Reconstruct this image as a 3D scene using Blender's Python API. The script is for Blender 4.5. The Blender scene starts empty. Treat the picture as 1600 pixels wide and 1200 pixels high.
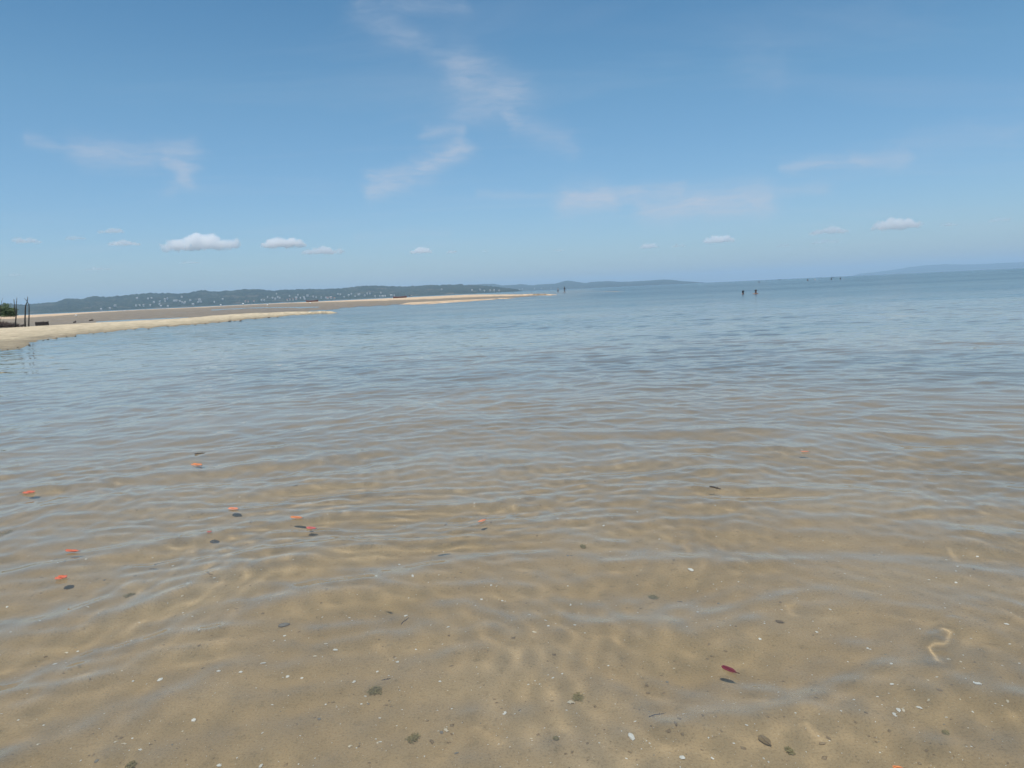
import bpy, bmesh, math, random
import numpy as np
from mathutils import Vector, Matrix, noise as mnoise

S = bpy.context.scene
COL = S.collection
R = math.radians
random.seed(7)
rng = np.random.default_rng(11)

# ------------------------------------------------------------------ camera
F_PX, CAM_H = 1164.0, 1.05
PITCH, ROLL = R(7.07), math.atan(0.0462)
cam_d = bpy.data.cameras.new('camera')
cam = bpy.data.objects.new('camera', cam_d)
COL.objects.link(cam)
cam_d.sensor_width = 36.0
cam_d.lens = 36.0 * F_PX / 1600.0
cam_d.clip_start, cam_d.clip_end = 0.05, 120000.0
CAM_M = Matrix.Rotation(math.pi / 2 - PITCH, 4, 'X') @ Matrix.Rotation(-ROLL, 4, 'Z')
cam.matrix_world = Matrix.Translation((0, 0, CAM_H)) @ CAM_M
S.camera = cam

# ------------------------------------------------------------------ sun, world, exposure
SUN_EL, SUN_AZ = R(73.0), R(192.0)          # azimuth clockwise from +Y (view direction): behind, a little left
sun_d = bpy.data.lights.new('sun', 'SUN')
sun_d.energy, sun_d.angle, sun_d.color = 4.8, R(0.53), (1.0, 0.955, 0.88)
sun_d.cycles.is_caustics_light = True
sun = bpy.data.objects.new('sun', sun_d)
COL.objects.link(sun)
to_sun = Vector((math.sin(SUN_AZ) * math.cos(SUN_EL), math.cos(SUN_AZ) * math.cos(SUN_EL), math.sin(SUN_EL)))
sun.rotation_euler = to_sun.to_track_quat('Z', 'Y').to_euler()

S.view_settings.view_transform = 'Standard'
S.view_settings.look = 'None'
S.view_settings.exposure = 0.0
S.view_settings.gamma = 1.0
S.view_settings.use_curve_mapping = False
S.cycles.use_denoising = True
S.cycles.use_adaptive_sampling = True
S.cycles.adaptive_threshold = 0.02
S.cycles.max_bounces = 12
S.cycles.transmission_bounces = 6
S.cycles.transparent_max_bounces = 12
S.cycles.volume_bounces = 10
S.cycles.caustics_refractive = True
S.cycles.caustics_reflective = False
S.cycles.sample_clamp_indirect = 4.0
S.cycles.blur_glossy = 0.3


def ray(px, py):
    v = Vector(((px - 800.0) / F_PX, (600.0 - py) / F_PX, -1.0))
    return (CAM_M.to_3x3() @ v).normalized()


HX = [-400, 0, 100, 250, 400, 500, 600, 700, 800, 850, 1000, 1080, 1140, 1200, 1600, 2000]
HY = [513, 495, 490.5, 484.5, 477.5, 472.5, 467.5, 462.5, 457, 454, 445, 440, 437, 434.7, 419, 401]


def hline(px):
    return 492.5 - 0.0462 * px


def fix(px, py):
    """the photo's horizon bows a little (lens); move a far point to the straight horizon of this camera"""
    h = float(np.interp(px, HX, HY))
    return py + (hline(px) - h) * math.exp(-((py - h) / 60.0) ** 2)


def ground(px, py, z=0.0, mind=1.0):
    """where the line of sight through a photo point meets the level z"""
    py = max(fix(px, py), hline(px) + mind)
    d = ray(px, py)
    t = (z - CAM_H) / d.z
    return Vector((d.x * t, d.y * t, z))


def at(px, py, Y):
    d = ray(px, fix(px, py))
    t = Y / d.y
    return Vector((d.x * t, Y, CAM_H + d.z * t))


# ------------------------------------------------------------------ node helpers
class NT:
    def __init__(self, tree):
        self.t = tree
        tree.nodes.clear()

    def n(self, typ, **kw):
        nd = self.t.nodes.new(typ)
        for k, v in kw.items():
            if k == 'inp':
                for kk, vv in v.items():
                    s = nd.inputs[kk]
                    if isinstance(vv, bpy.types.NodeSocket):
                        self.t.links.new(vv, s)
                    else:
                        s.default_value = vv
            else:
                setattr(nd, k, v)
        return nd

    def m(self, op, a, b=None, c=None, clamp=False):
        nd = self.t.nodes.new('ShaderNodeMath')
        nd.operation = op
        nd.use_clamp = clamp
        for i, v in enumerate((a, b, c)):
            if v is None:
                continue
            if isinstance(v, bpy.types.NodeSocket):
                self.t.links.new(v, nd.inputs[i])
            else:
                nd.inputs[i].default_value = v
        return nd.outputs[0]

    def ramp(self, fac, stops, interp='LINEAR'):
        nd = self.t.nodes.new('ShaderNodeValToRGB')
        cr = nd.color_ramp
        cr.interpolation = interp
        while len(cr.elements) < len(stops):
            cr.elements.new(0.5)
        for e, (p, c) in zip(cr.elements, stops):
            e.position = p
            e.color = (c[0], c[1], c[2], 1.0) if isinstance(c, (tuple, list)) else (c, c, c, 1.0)
        self.t.links.new(fac, nd.inputs[0])
        return nd.outputs[0]

    def noise(self, vec, scale, detail=3.0, rough=0.5, dist=0.0):
        nd = self.n('ShaderNodeTexNoise', inp={'Scale': scale, 'Detail': detail, 'Roughness': rough, 'Distortion': dist})
        self.t.links.new(vec, nd.inputs['Vector'])
        return nd.outputs[0]

    def mix(self, fac, a, b, mode='MIX'):
        nd = self.t.nodes.new('ShaderNodeMix')
        nd.data_type = 'RGBA'
        nd.blend_type = mode
        for s, v in ((nd.inputs[0], fac), (nd.inputs[6], a), (nd.inputs[7], b)):
            if isinstance(v, bpy.types.NodeSocket):
                self.t.links.new(v, s)
            elif isinstance(v, (tuple, list)):
                s.default_value = (v[0], v[1], v[2], 1.0)
            else:
                s.default_value = v
        return nd.outputs[2]

    def scaled(self, vec, sc, loc=(0, 0, 0), rot=(0, 0, 0)):
        nd = self.n('ShaderNodeMapping', inp={'Scale': sc, 'Location': loc, 'Rotation': rot})
        self.t.links.new(vec, nd.inputs['Vector'])
        return nd.outputs[0]


def material(name):
    m = bpy.data.materials.new(name)
    m.use_nodes = True
    nt = NT(m.node_tree)
    out = nt.n('ShaderNodeOutputMaterial')
    return m, nt, out


def simple_mat(name, col, var=0.25, scale=8.0, rough=0.75, bump=0.0):
    m, nt, out = material(name)
    tc = nt.n('ShaderNodeTexCoord').outputs['Object']
    nz = nt.noise(tc, scale, 4.0, 0.6)
    c = nt.ramp(nz, [(0.3, tuple(x * (1 - var) for x in col)), (0.7, tuple(min(1, x * (1 + var)) for x in col))])
    b = nt.n('ShaderNodeBsdfPrincipled', inp={'Base Color': c, 'Roughness': rough})
    if bump:
        bp = nt.n('ShaderNodeBump', inp={'Strength': bump, 'Distance': 0.02, 'Height': nz})
        nt.t.links.new(bp.outputs[0], b.inputs['Normal'])
    nt.t.links.new(b.outputs[0], out.inputs[0])
    return m


# ------------------------------------------------------------------ world: Nishita sky with thin cirrus
def build_world():
    w = bpy.data.worlds.new('World')
    S.world = w
    w.use_nodes = True
    nt = NT(w.node_tree)
    out = nt.n('ShaderNodeOutputWorld')
    sky = nt.n('ShaderNodeTexSky')
    sky.sky_type = 'NISHITA'
    sky.sun_disc = False
    sky.sun_elevation = SUN_EL
    sky.sun_rotation = SUN_AZ
    sky.altitude = 0.0
    sky.air_density, sky.dust_density, sky.ozone_density = SKY_AIR
    d = nt.n('ShaderNodeTexCoord').outputs['Generated']
    sp = nt.n('ShaderNodeSeparateXYZ', inp={0: d})
    az = nt.m('MULTIPLY', nt.m('ARCTAN2', sp.outputs[0], sp.outputs[1]), 180 / math.pi)
    el = nt.m('MULTIPLY', nt.m('ARCSINE', sp.outputs[2]), 180 / math.pi)
    ae = nt.n('ShaderNodeCombineXYZ', inp={0: az, 1: el}).outputs[0]
    # warp the wisps
    wn = nt.n('ShaderNodeTexNoise', inp={'Vector': nt.scaled(ae, (0.16, 0.30, 1)), 'Scale': 1.0, 'Detail': 4.0, 'Roughness': 0.6})
    wv = nt.n('ShaderNodeVectorMath', operation='SUBTRACT', inp={0: wn.outputs['Color'], 1: (0.5, 0.5, 0.5)}).outputs[0]
    wv = nt.n('ShaderNodeVectorMath', operation='MULTIPLY', inp={0: wv, 1: (5.0, 1.9, 0)}).outputs[0]
    aw = nt.n('ShaderNodeVectorMath', operation='ADD', inp={0: ae, 1: wv}).outputs[0]
    spw = nt.n('ShaderNodeSeparateXYZ', inp={0: aw})
    X, Y = spw.outputs[0], spw.outputs[1]

    def azel(px, py):
        v = ray(px, py)
        return math.degrees(math.atan2(v.x, v.y)), math.degrees(math.asin(v.z))
    total = None
    for (x0, y0, x1, y1, wd, st) in WISPS:
        a0, e0 = azel(x0, y0)
        a1, e1 = azel(x1, y1)
        dx, dy = a1 - a0, e1 - e0
        L2 = dx * dx + dy * dy
        wdeg = wd * 1.2 / F_PX * 57.3
        t = nt.m('DIVIDE', nt.m('ADD', nt.m('MULTIPLY', nt.m('SUBTRACT', X, a0), dx), nt.m('MULTIPLY', nt.m('SUBTRACT', Y, e0), dy)), L2, clamp=True)
        ux = nt.m('SUBTRACT', nt.m('SUBTRACT', X, a0), nt.m('MULTIPLY', t, dx))
        uy = nt.m('SUBTRACT', nt.m('SUBTRACT', Y, e0), nt.m('MULTIPLY', t, dy))
        d2 = nt.m('ADD', nt.m('MULTIPLY', ux, ux), nt.m('MULTIPLY', uy, uy))
        g = nt.m('MULTIPLY', nt.m('EXPONENT', nt.m('MULTIPLY', d2, -1.0 / (wdeg * wdeg))), st)
        total = g if total is None else nt.m('MAXIMUM', total, g)
    streak = nt.noise(nt.scaled(aw, (0.28, 1.1, 1), rot=(0, 0, R(12))), 1.0, 6.0, 0.62)
    fibre = nt.noise(nt.scaled(aw, (0.55, 3.2, 1), rot=(0, 0, R(16))), 1.0, 6.0, 0.65)
    streak = nt.ramp(nt.m('ADD', nt.m('MULTIPLY', streak, 0.62), nt.m('MULTIPLY', fibre, 0.38)), [(0.30, 0.05), (0.72, 1.1)])
    mask = nt.m('MULTIPLY', total, streak)
    # thin veil over the rest of the sky (same kind of cloud, on a high flat layer)
    inv = nt.m('DIVIDE', 1.0, nt.m('MAXIMUM', nt.m('ADD', sp.outputs[2], 0.06), 0.03))
    pl = nt.n('ShaderNodeVectorMath', operation='SCALE', inp={0: d, 3: inv}).outputs[0]
    veil = nt.noise(nt.scaled(pl, (0.55, 1.2, 0.0), rot=(0, 0, R(25))), 1.0, 6.0, 0.6, 0.6)
    veil = nt.ramp(veil, [(0.50, 0.0), (0.85, 0.16)])
    mask = nt.m('MULTIPLY', nt.m('ADD', mask, veil), nt.m('GREATER_THAN', sp.outputs[2], 0.0), clamp=True)
    base = nt.n('ShaderNodeHueSaturation', inp={'Saturation': SKY_SAT, 'Value': SKY_VAL, 'Color': sky.outputs[0]}).outputs[0]
    tint = nt.ramp(sp.outputs[2], SKY_TINT)
    base = nt.mix(1.0, base, tint, 'MULTIPLY')
    c = nt.mix(mask, base, CIRRUS)
    bg = nt.n('ShaderNodeBackground', inp={'Color': c, 'Strength': SKY_STRENGTH})
    nt.t.links.new(bg.outputs[0], out.inputs[0])
    w.cycles.sampling_method = 'MANUAL'
    w.cycles.sample_map_resolution = 256


SKY_AIR = (1.0, 0.6, 1.5)
SKY_STRENGTH = 0.085
SKY_SAT, SKY_VAL = 1.05, 1.48
SKY_TINT = [(0.0, (0.61, 0.73, 0.95)), (0.25, (0.62, 0.88, 0.93)), (0.42, (0.44, 0.79, 0.88))]      # clear tropical blue
CIRRUS = (6.6, 7.0, 8.0)
WISPS = [  # photo points of the wisps as directions in the sky: start, end, half width, opacity
    (40, 214, 130, 232, 7, 0.35), (130, 232, 225, 240, 14, 0.55), (225, 240, 295, 236, 12, 0.5), (262, 248, 285, 272, 12, 0.7), (270, 285, 262, 295, 8, 0.25),
    (560, 10, 640, 60, 16, 0.28), (640, 60, 700, 92, 12, 0.26), (720, 112, 790, 150, 26, 0.55), (735, 165, 770, 165, 20, 0.4), (785, 150, 808, 195, 11, 0.5), (810, 200, 890, 228, 12, 0.28),
    (665, 203, 725, 206, 8, 0.45), (712, 225, 665, 262, 15, 0.7), (660, 268, 590, 275, 10, 0.6), (650, 278, 575, 302, 10, 0.6), (600, 12, 720, 2, 10, 0.25),
    (740, 308, 900, 302, 5, 0.25), (885, 312, 950, 308, 17, 0.85), (950, 302, 1060, 298, 11, 0.7), (1010, 322, 1190, 318, 18, 0.82), (1190, 308, 1290, 296, 8, 0.3),
    (1230, 267, 1320, 252, 7, 0.45), (1320, 250, 1400, 240, 9, 0.5), (1400, 230, 1590, 200, 14, 0.16), (1180, 100, 1220, 110, 25, 0.14), (560, 372, 700, 366, 4, 0.2),
]
build_world()


# ------------------------------------------------------------------ mesh helpers
def mesh_np(name, verts, quads, mat=None, smooth=True):
    me = bpy.data.meshes.new(name)
    verts = np.asarray(verts, dtype=np.float32)
    quads = np.asarray(quads, dtype=np.int32)
    me.vertices.add(len(verts))
    me.vertices.foreach_set('co', verts.ravel())
    nq, k = quads.shape
    me.loops.add(nq * k)
    me.loops.foreach_set('vertex_index', quads.ravel())
    me.polygons.add(nq)
    me.polygons.foreach_set('loop_start', np.arange(0, nq * k, k, dtype=np.int32))
    me.polygons.foreach_set('loop_total', np.full(nq, k, dtype=np.int32))
    me.polygons.foreach_set('use_smooth', np.full(nq, smooth, dtype=bool))
    if mat:
        me.materials.append(mat)
    me.update(calc_edges=True)
    return me


def grid_quads(nr, nc):
    i = np.arange(nr - 1)[:, None] * nc + np.arange(nc - 1)[None, :]
    return np.stack([i, i + 1, i + nc + 1, i + nc], -1).reshape(-1, 4)


def link(name, me, parent=None, loc=None):
    o = bpy.data.objects.new(name, me)
    COL.objects.link(o)
    if parent:
        o.parent = parent
    if loc is not None:
        o.location = loc
    return o


def tag(o, label=None, cat=None, group=None, kind=None):
    if label:
        o['label'] = label
    if cat:
        o['category'] = cat
    if group:
        o['group'] = group
    if kind:
        o['kind'] = kind
    return o


def bm_mesh(name, bm, mat, smooth=True):
    me = bpy.data.meshes.new(name)
    bm.to_mesh(me)
    bm.free()
    if mat:
        me.materials.append(mat)
    if smooth:
        for p in me.polygons:
            p.use_smooth = True
    return me


def tube(bm, pts, rads, seg=7):
    """a tapering tube along points"""
    rings = []
    n = len(pts)
    pts = [Vector(p) for p in pts]
    for i, p in enumerate(pts):
        d = (pts[min(i + 1, n - 1)] - pts[max(i - 1, 0)]).normalized()
        a = d.orthogonal().normalized()
        b = d.cross(a)
        rings.append([bm.verts.new(p + (a * math.cos(2 * math.pi * k / seg) + b * math.sin(2 * math.pi * k / seg)) * rads[i]) for k in range(seg)])
    for i in range(n - 1):
        # match ring starts to avoid twist
        best = min(range(seg), key=lambda s: (rings[i + 1][s].co - rings[i][0].co - (pts[i + 1] - pts[i])).length)
        rings[i + 1] = rings[i + 1][best:] + rings[i + 1][:best]
        for k in range(seg):
            k2 = (k + 1) % seg
            bm.faces.new((rings[i][k], rings[i][k2], rings[i + 1][k2], rings[i + 1][k]))
    bm.faces.new(rings[0][::-1])
    bm.faces.new(rings[-1])


def vnoise(x, y, seed=0):
    """cheap smooth value noise on arrays"""
    xi, yi = np.floor(x).astype(np.int64), np.floor(y).astype(np.int64)
    xf, yf = x - xi, y - yi
    u, v = xf * xf * (3 - 2 * xf), yf * yf * (3 - 2 * yf)

    def h(a, b):
        n = (a * 374761393 + b * 668265263 + seed * 1442695041) & 0x7fffffff
        n = ((n ^ (n >> 13)) * 1274126177) & 0x7fffffff
        return ((n ^ (n >> 16)) & 0xffff) / 65535.0
    return (h(xi, yi) * (1 - u) + h(xi + 1, yi) * u) * (1 - v) + (h(xi, yi + 1) * (1 - u) + h(xi + 1, yi + 1) * u) * v


def fbm(x, y, seed=0, oct=4):
    s, a, t = 0.0, 0.5, 0.0
    for k in range(oct):
        s = s + a * vnoise(x * 2 ** k + 17.3 * k, y * 2 ** k - 9.1 * k, seed + k)
        t += a
        a *= 0.5
    return s / t


# ------------------------------------------------------------------ water surface
WAVES = []
_w = np.random.default_rng(5)
for k in range(60):
    lam = 0.085 * (1.7 / 0.085) ** (k / 59.0) * _w.uniform(0.9, 1.1)
    th = R(-90) + _w.normal(0, R(60)) + R(4)
    slope = 0.0135 * (1.5 if lam < 0.15 else 1.25 if lam < 0.32 else 1.0 if lam < 0.6 else 0.5)
    WAVES.append((lam, th, slope * lam / (2 * math.pi), _w.uniform(0, 6.28)))


def wave_height(x, y, spacing=None):
    x = np.asarray(x, dtype=np.float64)
    y = np.asarray(y, dtype=np.float64)
    sp = np.zeros_like(x) if spacing is None else spacing
    wx = x + 0.30 * (fbm(x * 0.7, y * 0.7, 3, 2) - 0.5) * 2
    wy = y + 0.30 * (fbm(x * 0.7 + 40, y * 0.7, 8, 2) - 0.5) * 2
    z = np.zeros_like(x)
    for lam, th, amp, ph in WAVES:
        k = 2 * math.pi / lam
        f = np.clip(1.6 - sp / (lam * 0.30), 0, 1)
        g = 0.2 + 1.6 * vnoise(x / (lam * 1.9) + ph * 10, y / (lam * 1.7) - ph * 7, 2)
        z += amp * f * g * np.sin(k * (wx * math.cos(th) + wy * math.sin(th)) + ph)
    # ripples spreading from where the photographer stands
    r = np.hypot(wx - 0.15, wy - 0.55)
    env = np.exp(-(r / 5.2) ** 2) * np.clip(r / 0.8, 0, 1)
    for lam, amp, ph, sd in ((0.52, 0.0072, 0.4, 21), (0.37, 0.0045, 2.1, 33), (0.74, 0.0084, 4.0, 44), (0.25, 0.0017, 1.0, 55)):
        f = np.clip(1.6 - sp / (lam * 0.30), 0, 1)
        g = np.clip(vnoise(x * 1.9 + sd, y * 1.9, sd) * 2.2 - 0.45, 0, 1.4)
        z += amp * f * env * g * np.sin(2 * math.pi / lam * r + ph)
    for (cx_, cy_, sg_, k_) in CALM:      # slightly calmer spots
        z *= 1 - k_ * np.exp(-((x - cx_) ** 2 + (y - cy_) ** 2) / sg_ ** 2)
    # a few sharp little crests added to focus sunlight into bright lines on the bed
    for (pts, w, a) in CRESTS:
        d2 = np.full_like(x, 1e9)
        near = (np.abs(x - pts[0][0]) < 0.6) & (np.abs(y - pts[0][1]) < 0.6)
        if not near.any():
            continue
        xs_, ys_ = x[near], y[near]
        dd = np.full_like(xs_, 1e9)
        for (p, q) in zip(pts[:-1], pts[1:]):
            ux, uy = q[0] - p[0], q[1] - p[1]
            t_ = np.clip(((xs_ - p[0]) * ux + (ys_ - p[1]) * uy) / (ux * ux + uy * uy), 0, 1)
            dd = np.minimum(dd, (xs_ - p[0] - t_ * ux) ** 2 + (ys_ - p[1] - t_ * uy) ** 2)
        z[near] += a * np.exp(-dd / (w * w))
    return z


CALM = [tuple(ground(px_, py_)[:2]) + (sg_, k_) for px_, py_, sg_, k_ in [(1297, 864, 0.40, 0.55), (1515, 874, 0.35, 0.5), (1464, 922, 0.25, 0.45)]]
CRESTS = []
for pts_, w_, a_ in [([(1486, 968), (1478, 984), (1462, 992), (1470, 1016)], 0.021, 0.0045), ([(1232, 932), (1240, 945)], 0.026, 0.0026), ([(1490, 845), (1498, 862)], 0.025, 0.003), ([(1068, 832), (1077, 848)], 0.025, 0.003), ([(145, 787), (185, 765), (198, 757)], 0.03, 0.0023), ([(475, 750), (485, 742)], 0.03, 0.0023), ([(360, 940), (330, 1010)], 0.034, 0.0024), ([(600, 1010), (585, 990)], 0.03, 0.0024), ([(745, 1115), (780, 1140)], 0.03, 0.0024), ([(1270, 1115), (1300, 1150)], 0.03, 0.0024), ([(190, 1155), (170, 1190)], 0.03, 0.0023), ([(930, 980), (915, 1030)], 0.034, 0.0024)]:
    CRESTS.append(([tuple(ground(px_, py_)[:2]) for px_, py_ in pts_], w_, a_))


def polar_grid(rows, da, front, back_n):
    a = np.concatenate([np.linspace(-180, -front, back_n, endpoint=False), np.arange(-front, front + 1e-6, da), np.linspace(front, 180, back_n + 1)[1:]])
    a = np.radians(a)
    rr, aa = np.meshgrid(rows, a, indexing='ij')
    return rr * np.sin(aa), rr * np.cos(aa), rr


def geo(a, b, ratio):
    n = max(2, int(round(math.log(b / a) / math.log(ratio))))
    return list(a * (b / a) ** (np.arange(n) / n))


RIP1, RIP2, SILT_VEIL = 0.75, 0.36, 0.058


def water_material():
    m, nt, out = material('sea_water')
    pos = nt.n('ShaderNodeNewGeometry').outputs['Position']
    # wind ripples; patches of rougher and calmer water, drawn out across the view
    patch = nt.noise(nt.scaled(pos, (0.010, 0.035, 1)), 1.0, 3.0, 0.55)
    patch = nt.ramp(patch, [(0.40, 0.45), (0.62, 1.0)])
    dist = nt.n('ShaderNodeVectorMath', operation='LENGTH', inp={0: pos}).outputs['Value']
    far = nt.ramp(nt.m('DIVIDE', dist, 40.0), [(0.06, 0.03), (0.13, 0.30), (0.30, 0.85), (0.6, 0.85)])

    def slopes(sc, amp, rot):
        nd = nt.n('ShaderNodeTexNoise', inp={'Vector': nt.scaled(pos, sc, rot=(0, 0, R(rot))), 'Scale': 1.0, 'Detail': 3.0, 'Roughness': 0.6})
        v = nt.n('ShaderNodeVectorMath', operation='SUBTRACT', inp={0: nd.outputs['Color'], 1: (0.5, 0.5, 0.5)}).outputs[0]
        return nt.n('ShaderNodeVectorMath', operation='MULTIPLY', inp={0: v, 1: (amp * 0.6, amp, 0)}).outputs[0]
    sl = nt.n('ShaderNodeVectorMath', operation='ADD', inp={0: slopes((2.2, 4.5, 1), RIP1, 6), 1: slopes((0.30, 1.1, 1), RIP2, -8)}).outputs[0]
    amt = nt.m('MULTIPLY', far, patch)
    sl = nt.n('ShaderNodeVectorMath', operation='SCALE', inp={0: sl, 3: amt}).outputs[0]
    nrm = nt.n('ShaderNodeNewGeometry').outputs['Normal']
    nn = nt.n('ShaderNodeVectorMath', operation='NORMALIZE', inp={0: nt.n('ShaderNodeVectorMath', operation='ADD', inp={0: nrm, 1: sl}).outputs[0]}).outputs[0]
    # ripples too small to be seen one by one further out
    rgh = nt.m('MULTIPLY', nt.ramp(nt.m('DIVIDE', dist, 100.0), [(0.12, 0.0), (0.30, 0.35), (0.55, 0.8), (1.0, 1.0)]), nt.m('MULTIPLY_ADD', patch, 0.08, 0.14))
    g = nt.n('ShaderNodeBsdfGlass', distribution='MULTI_GGX', inp={'Color': (0.97, 0.99, 0.985, 1), 'Roughness': rgh, 'IOR': 1.333, 'Normal': nn})
    silt_veil = nt.n('ShaderNodeBsdfDiffuse', inp={'Color': (0.62, 0.51, 0.37, 1)})      # light scattered in silty water, put in as a diffuse tan veil
    veil_fade = nt.m('MULTIPLY', nt.ramp(nt.m('DIVIDE', dist, 40.0), [(0.1, 1.0), (0.9, 0.15)]), SILT_VEIL)      # painted veil thins with distance so the far water stays darker
    mx = nt.n('ShaderNodeMixShader', inp={0: veil_fade, 1: g.outputs[0], 2: silt_veil.outputs[0]})
    nt.t.links.new(mx.outputs[0], out.inputs[0])
    return m


rows = [0.0001, 0.3, 0.6, 0.8] + geo(1.0, 5.0, 1.0036) + geo(5.0, 14.0, 1.0048) + geo(14.0, 40.0, 1.0085) + geo(40.0, 13500.0, 1.045) + [13500.0]
gx, gy, gr = polar_grid(np.array(rows), 0.2, 42.0, 24)
nr, nc = gx.shape
spc = np.maximum(np.gradient(np.array(rows))[:, None] * np.ones((1, nc)), gr * R(0.2))
ang = np.degrees(np.arctan2(gx, gy))
spc = np.where(np.abs(ang) > 42.5, gr * R(5.5) + spc, spc)
gz = wave_height(gx, gy, spc)
water = link('water', mesh_np('water', np.stack([gx, gy, gz], -1).reshape(-1, 3), grid_quads(nr, nc), water_material()))
if water.data.polygons[len(water.data.polygons) // 3].normal.z < 0:
    water.data.flip_normals()
water.cycles.is_caustics_caster = True
tag(water, 'calm shallow sea water, clear near the viewer and blue towards the horizon', kind='structure')


# ------------------------------------------------------------------ seabed
def bed_depth(x, y):
    r = np.hypot(x, y)
    d = 0.105 + 0.062 * np.clip((r - 2) / 8, 0, 1) + 0.30 * np.clip((r - 7) / 30, 0, 1)
    deep = np.clip((r - 25) / 60, 0, 1) * np.clip((x - 0.12 * y) / 18 + 0.4, 0, 1)
    d = d + 1.15 * deep + 0.6 * np.clip((r - 400) / 800, 0, 1)
    d = d - 0.31 * np.exp(-((x - 16) ** 2 + (y - 225) ** 2) / 60.0 ** 2)      # a shoal where people wade
    d = d + 0.035 * (fbm(x * 0.55, y * 0.8, 61, 3) - 0.5) + 0.014 * (fbm(x * 3.1, y * 3.9, 71, 3) - 0.5)
    return -d


def sand_bed_material():
    m, nt, out = material('wet_sand_seabed')
    pos = nt.n('ShaderNodeNewGeometry').outputs['Position']
    a = nt.noise(nt.scaled(pos, (1, 1, 0)), 0.9, 5.0, 0.6)
    b = nt.noise(nt.scaled(pos, (1, 1, 0)), 26.0, 5.0, 0.7)
    c = nt.noise(nt.scaled(pos, (1, 1, 0)), 160.0, 3.0, 0.7)
    col = nt.ramp(a, [(0.30, (0.335, 0.237, 0.122)), (0.5, (0.41, 0.292, 0.162)), (0.72, (0.455, 0.345, 0.215))])
    col = nt.mix(nt.ramp(b, [(0.28, 0.5), (0.46, 0.0)]), col, (0.19, 0.145, 0.08))
    col = nt.mix(nt.ramp(c, [(0.35, 0.35), (0.5, 0.0)]), col, (0.10, 0.08, 0.05))
    col = nt.mix(nt.ramp(c, [(0.60, 0.0), (0.75, 0.5)]), col, (0.46, 0.40, 0.29))
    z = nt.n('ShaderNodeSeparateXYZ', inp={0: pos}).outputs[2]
    weed = nt.ramp(nt.m('MULTIPLY', z, -1.0), [(0.112, 0.0), (0.145, 0.38), (0.19, 0.75), (0.5, 0.95)])       # light lost with depth painted into the bed as grey, plus sea-grass patches
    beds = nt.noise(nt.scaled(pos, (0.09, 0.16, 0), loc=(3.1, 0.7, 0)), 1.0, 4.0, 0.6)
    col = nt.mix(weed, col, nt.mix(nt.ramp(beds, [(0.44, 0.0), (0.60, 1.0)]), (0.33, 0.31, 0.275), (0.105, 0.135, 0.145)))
    col = nt.mix(nt.ramp(nt.m('MULTIPLY', z, -1.0), [(0.45, 0.0), (1.0, 0.85)]), col, (0.03, 0.085, 0.12))       # light absorbed by deep water, painted into the bed as blue-green
    hgt = nt.m('ADD', nt.m('MULTIPLY', b, 0.004), nt.m('MULTIPLY', c, 0.0016))
    bp = nt.n('ShaderNodeBump', inp={'Strength': 0.8, 'Distance': 1.0, 'Height': hgt})
    bs = nt.n('ShaderNodeBsdfPrincipled', inp={'Base Color': col, 'Roughness': 0.9, 'Normal': bp.outputs[0]})
    bs.inputs['Specular IOR Level'].default_value = 0.1
    nt.t.links.new(bs.outputs[0], out.inputs[0])
    return m


rows = [0.0001, 0.3, 0.6] + geo(0.9, 15.0, 1.012) + geo(15.0, 13500.0, 1.05) + [13500.0]
gx, gy, gr = polar_grid(np.array(rows), 0.4, 46.0, 24)
nr, nc = gx.shape
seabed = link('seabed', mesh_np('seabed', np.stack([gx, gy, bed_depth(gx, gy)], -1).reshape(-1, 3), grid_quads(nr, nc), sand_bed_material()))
if seabed.data.polygons[len(seabed.data.polygons) // 3].normal.z < 0:
    seabed.data.flip_normals()
seabed.cycles.is_caustics_receiver = True
tag(seabed, 'sandy seabed under shallow clear water', kind='structure')


def bed_point(px, py):
    """the seabed point seen through the flat water surface at a photo point"""
    d = ray(px, fix(px, py))
    t = -CAM_H / d.z
    p = Vector((d.x * t, d.y * t, 0))
    eta = 1 / 1.333
    n = Vector((0, 0, 1))
    ci = -d.dot(n)
    rf = d * eta + n * (eta * ci - math.sqrt(max(0, 1 - eta * eta * (1 - ci * ci))))
    for _ in range(4):
        z = float(bed_depth(np.array([p.x]), np.array([p.y]))[0])
        t2 = z / rf.z
        q = Vector((d.x * t, d.y * t, 0)) + rf * t2
        p = q
    return Vector((p.x, p.y, float(bed_depth(np.array([p.x]), np.array([p.y]))[0])))


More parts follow.
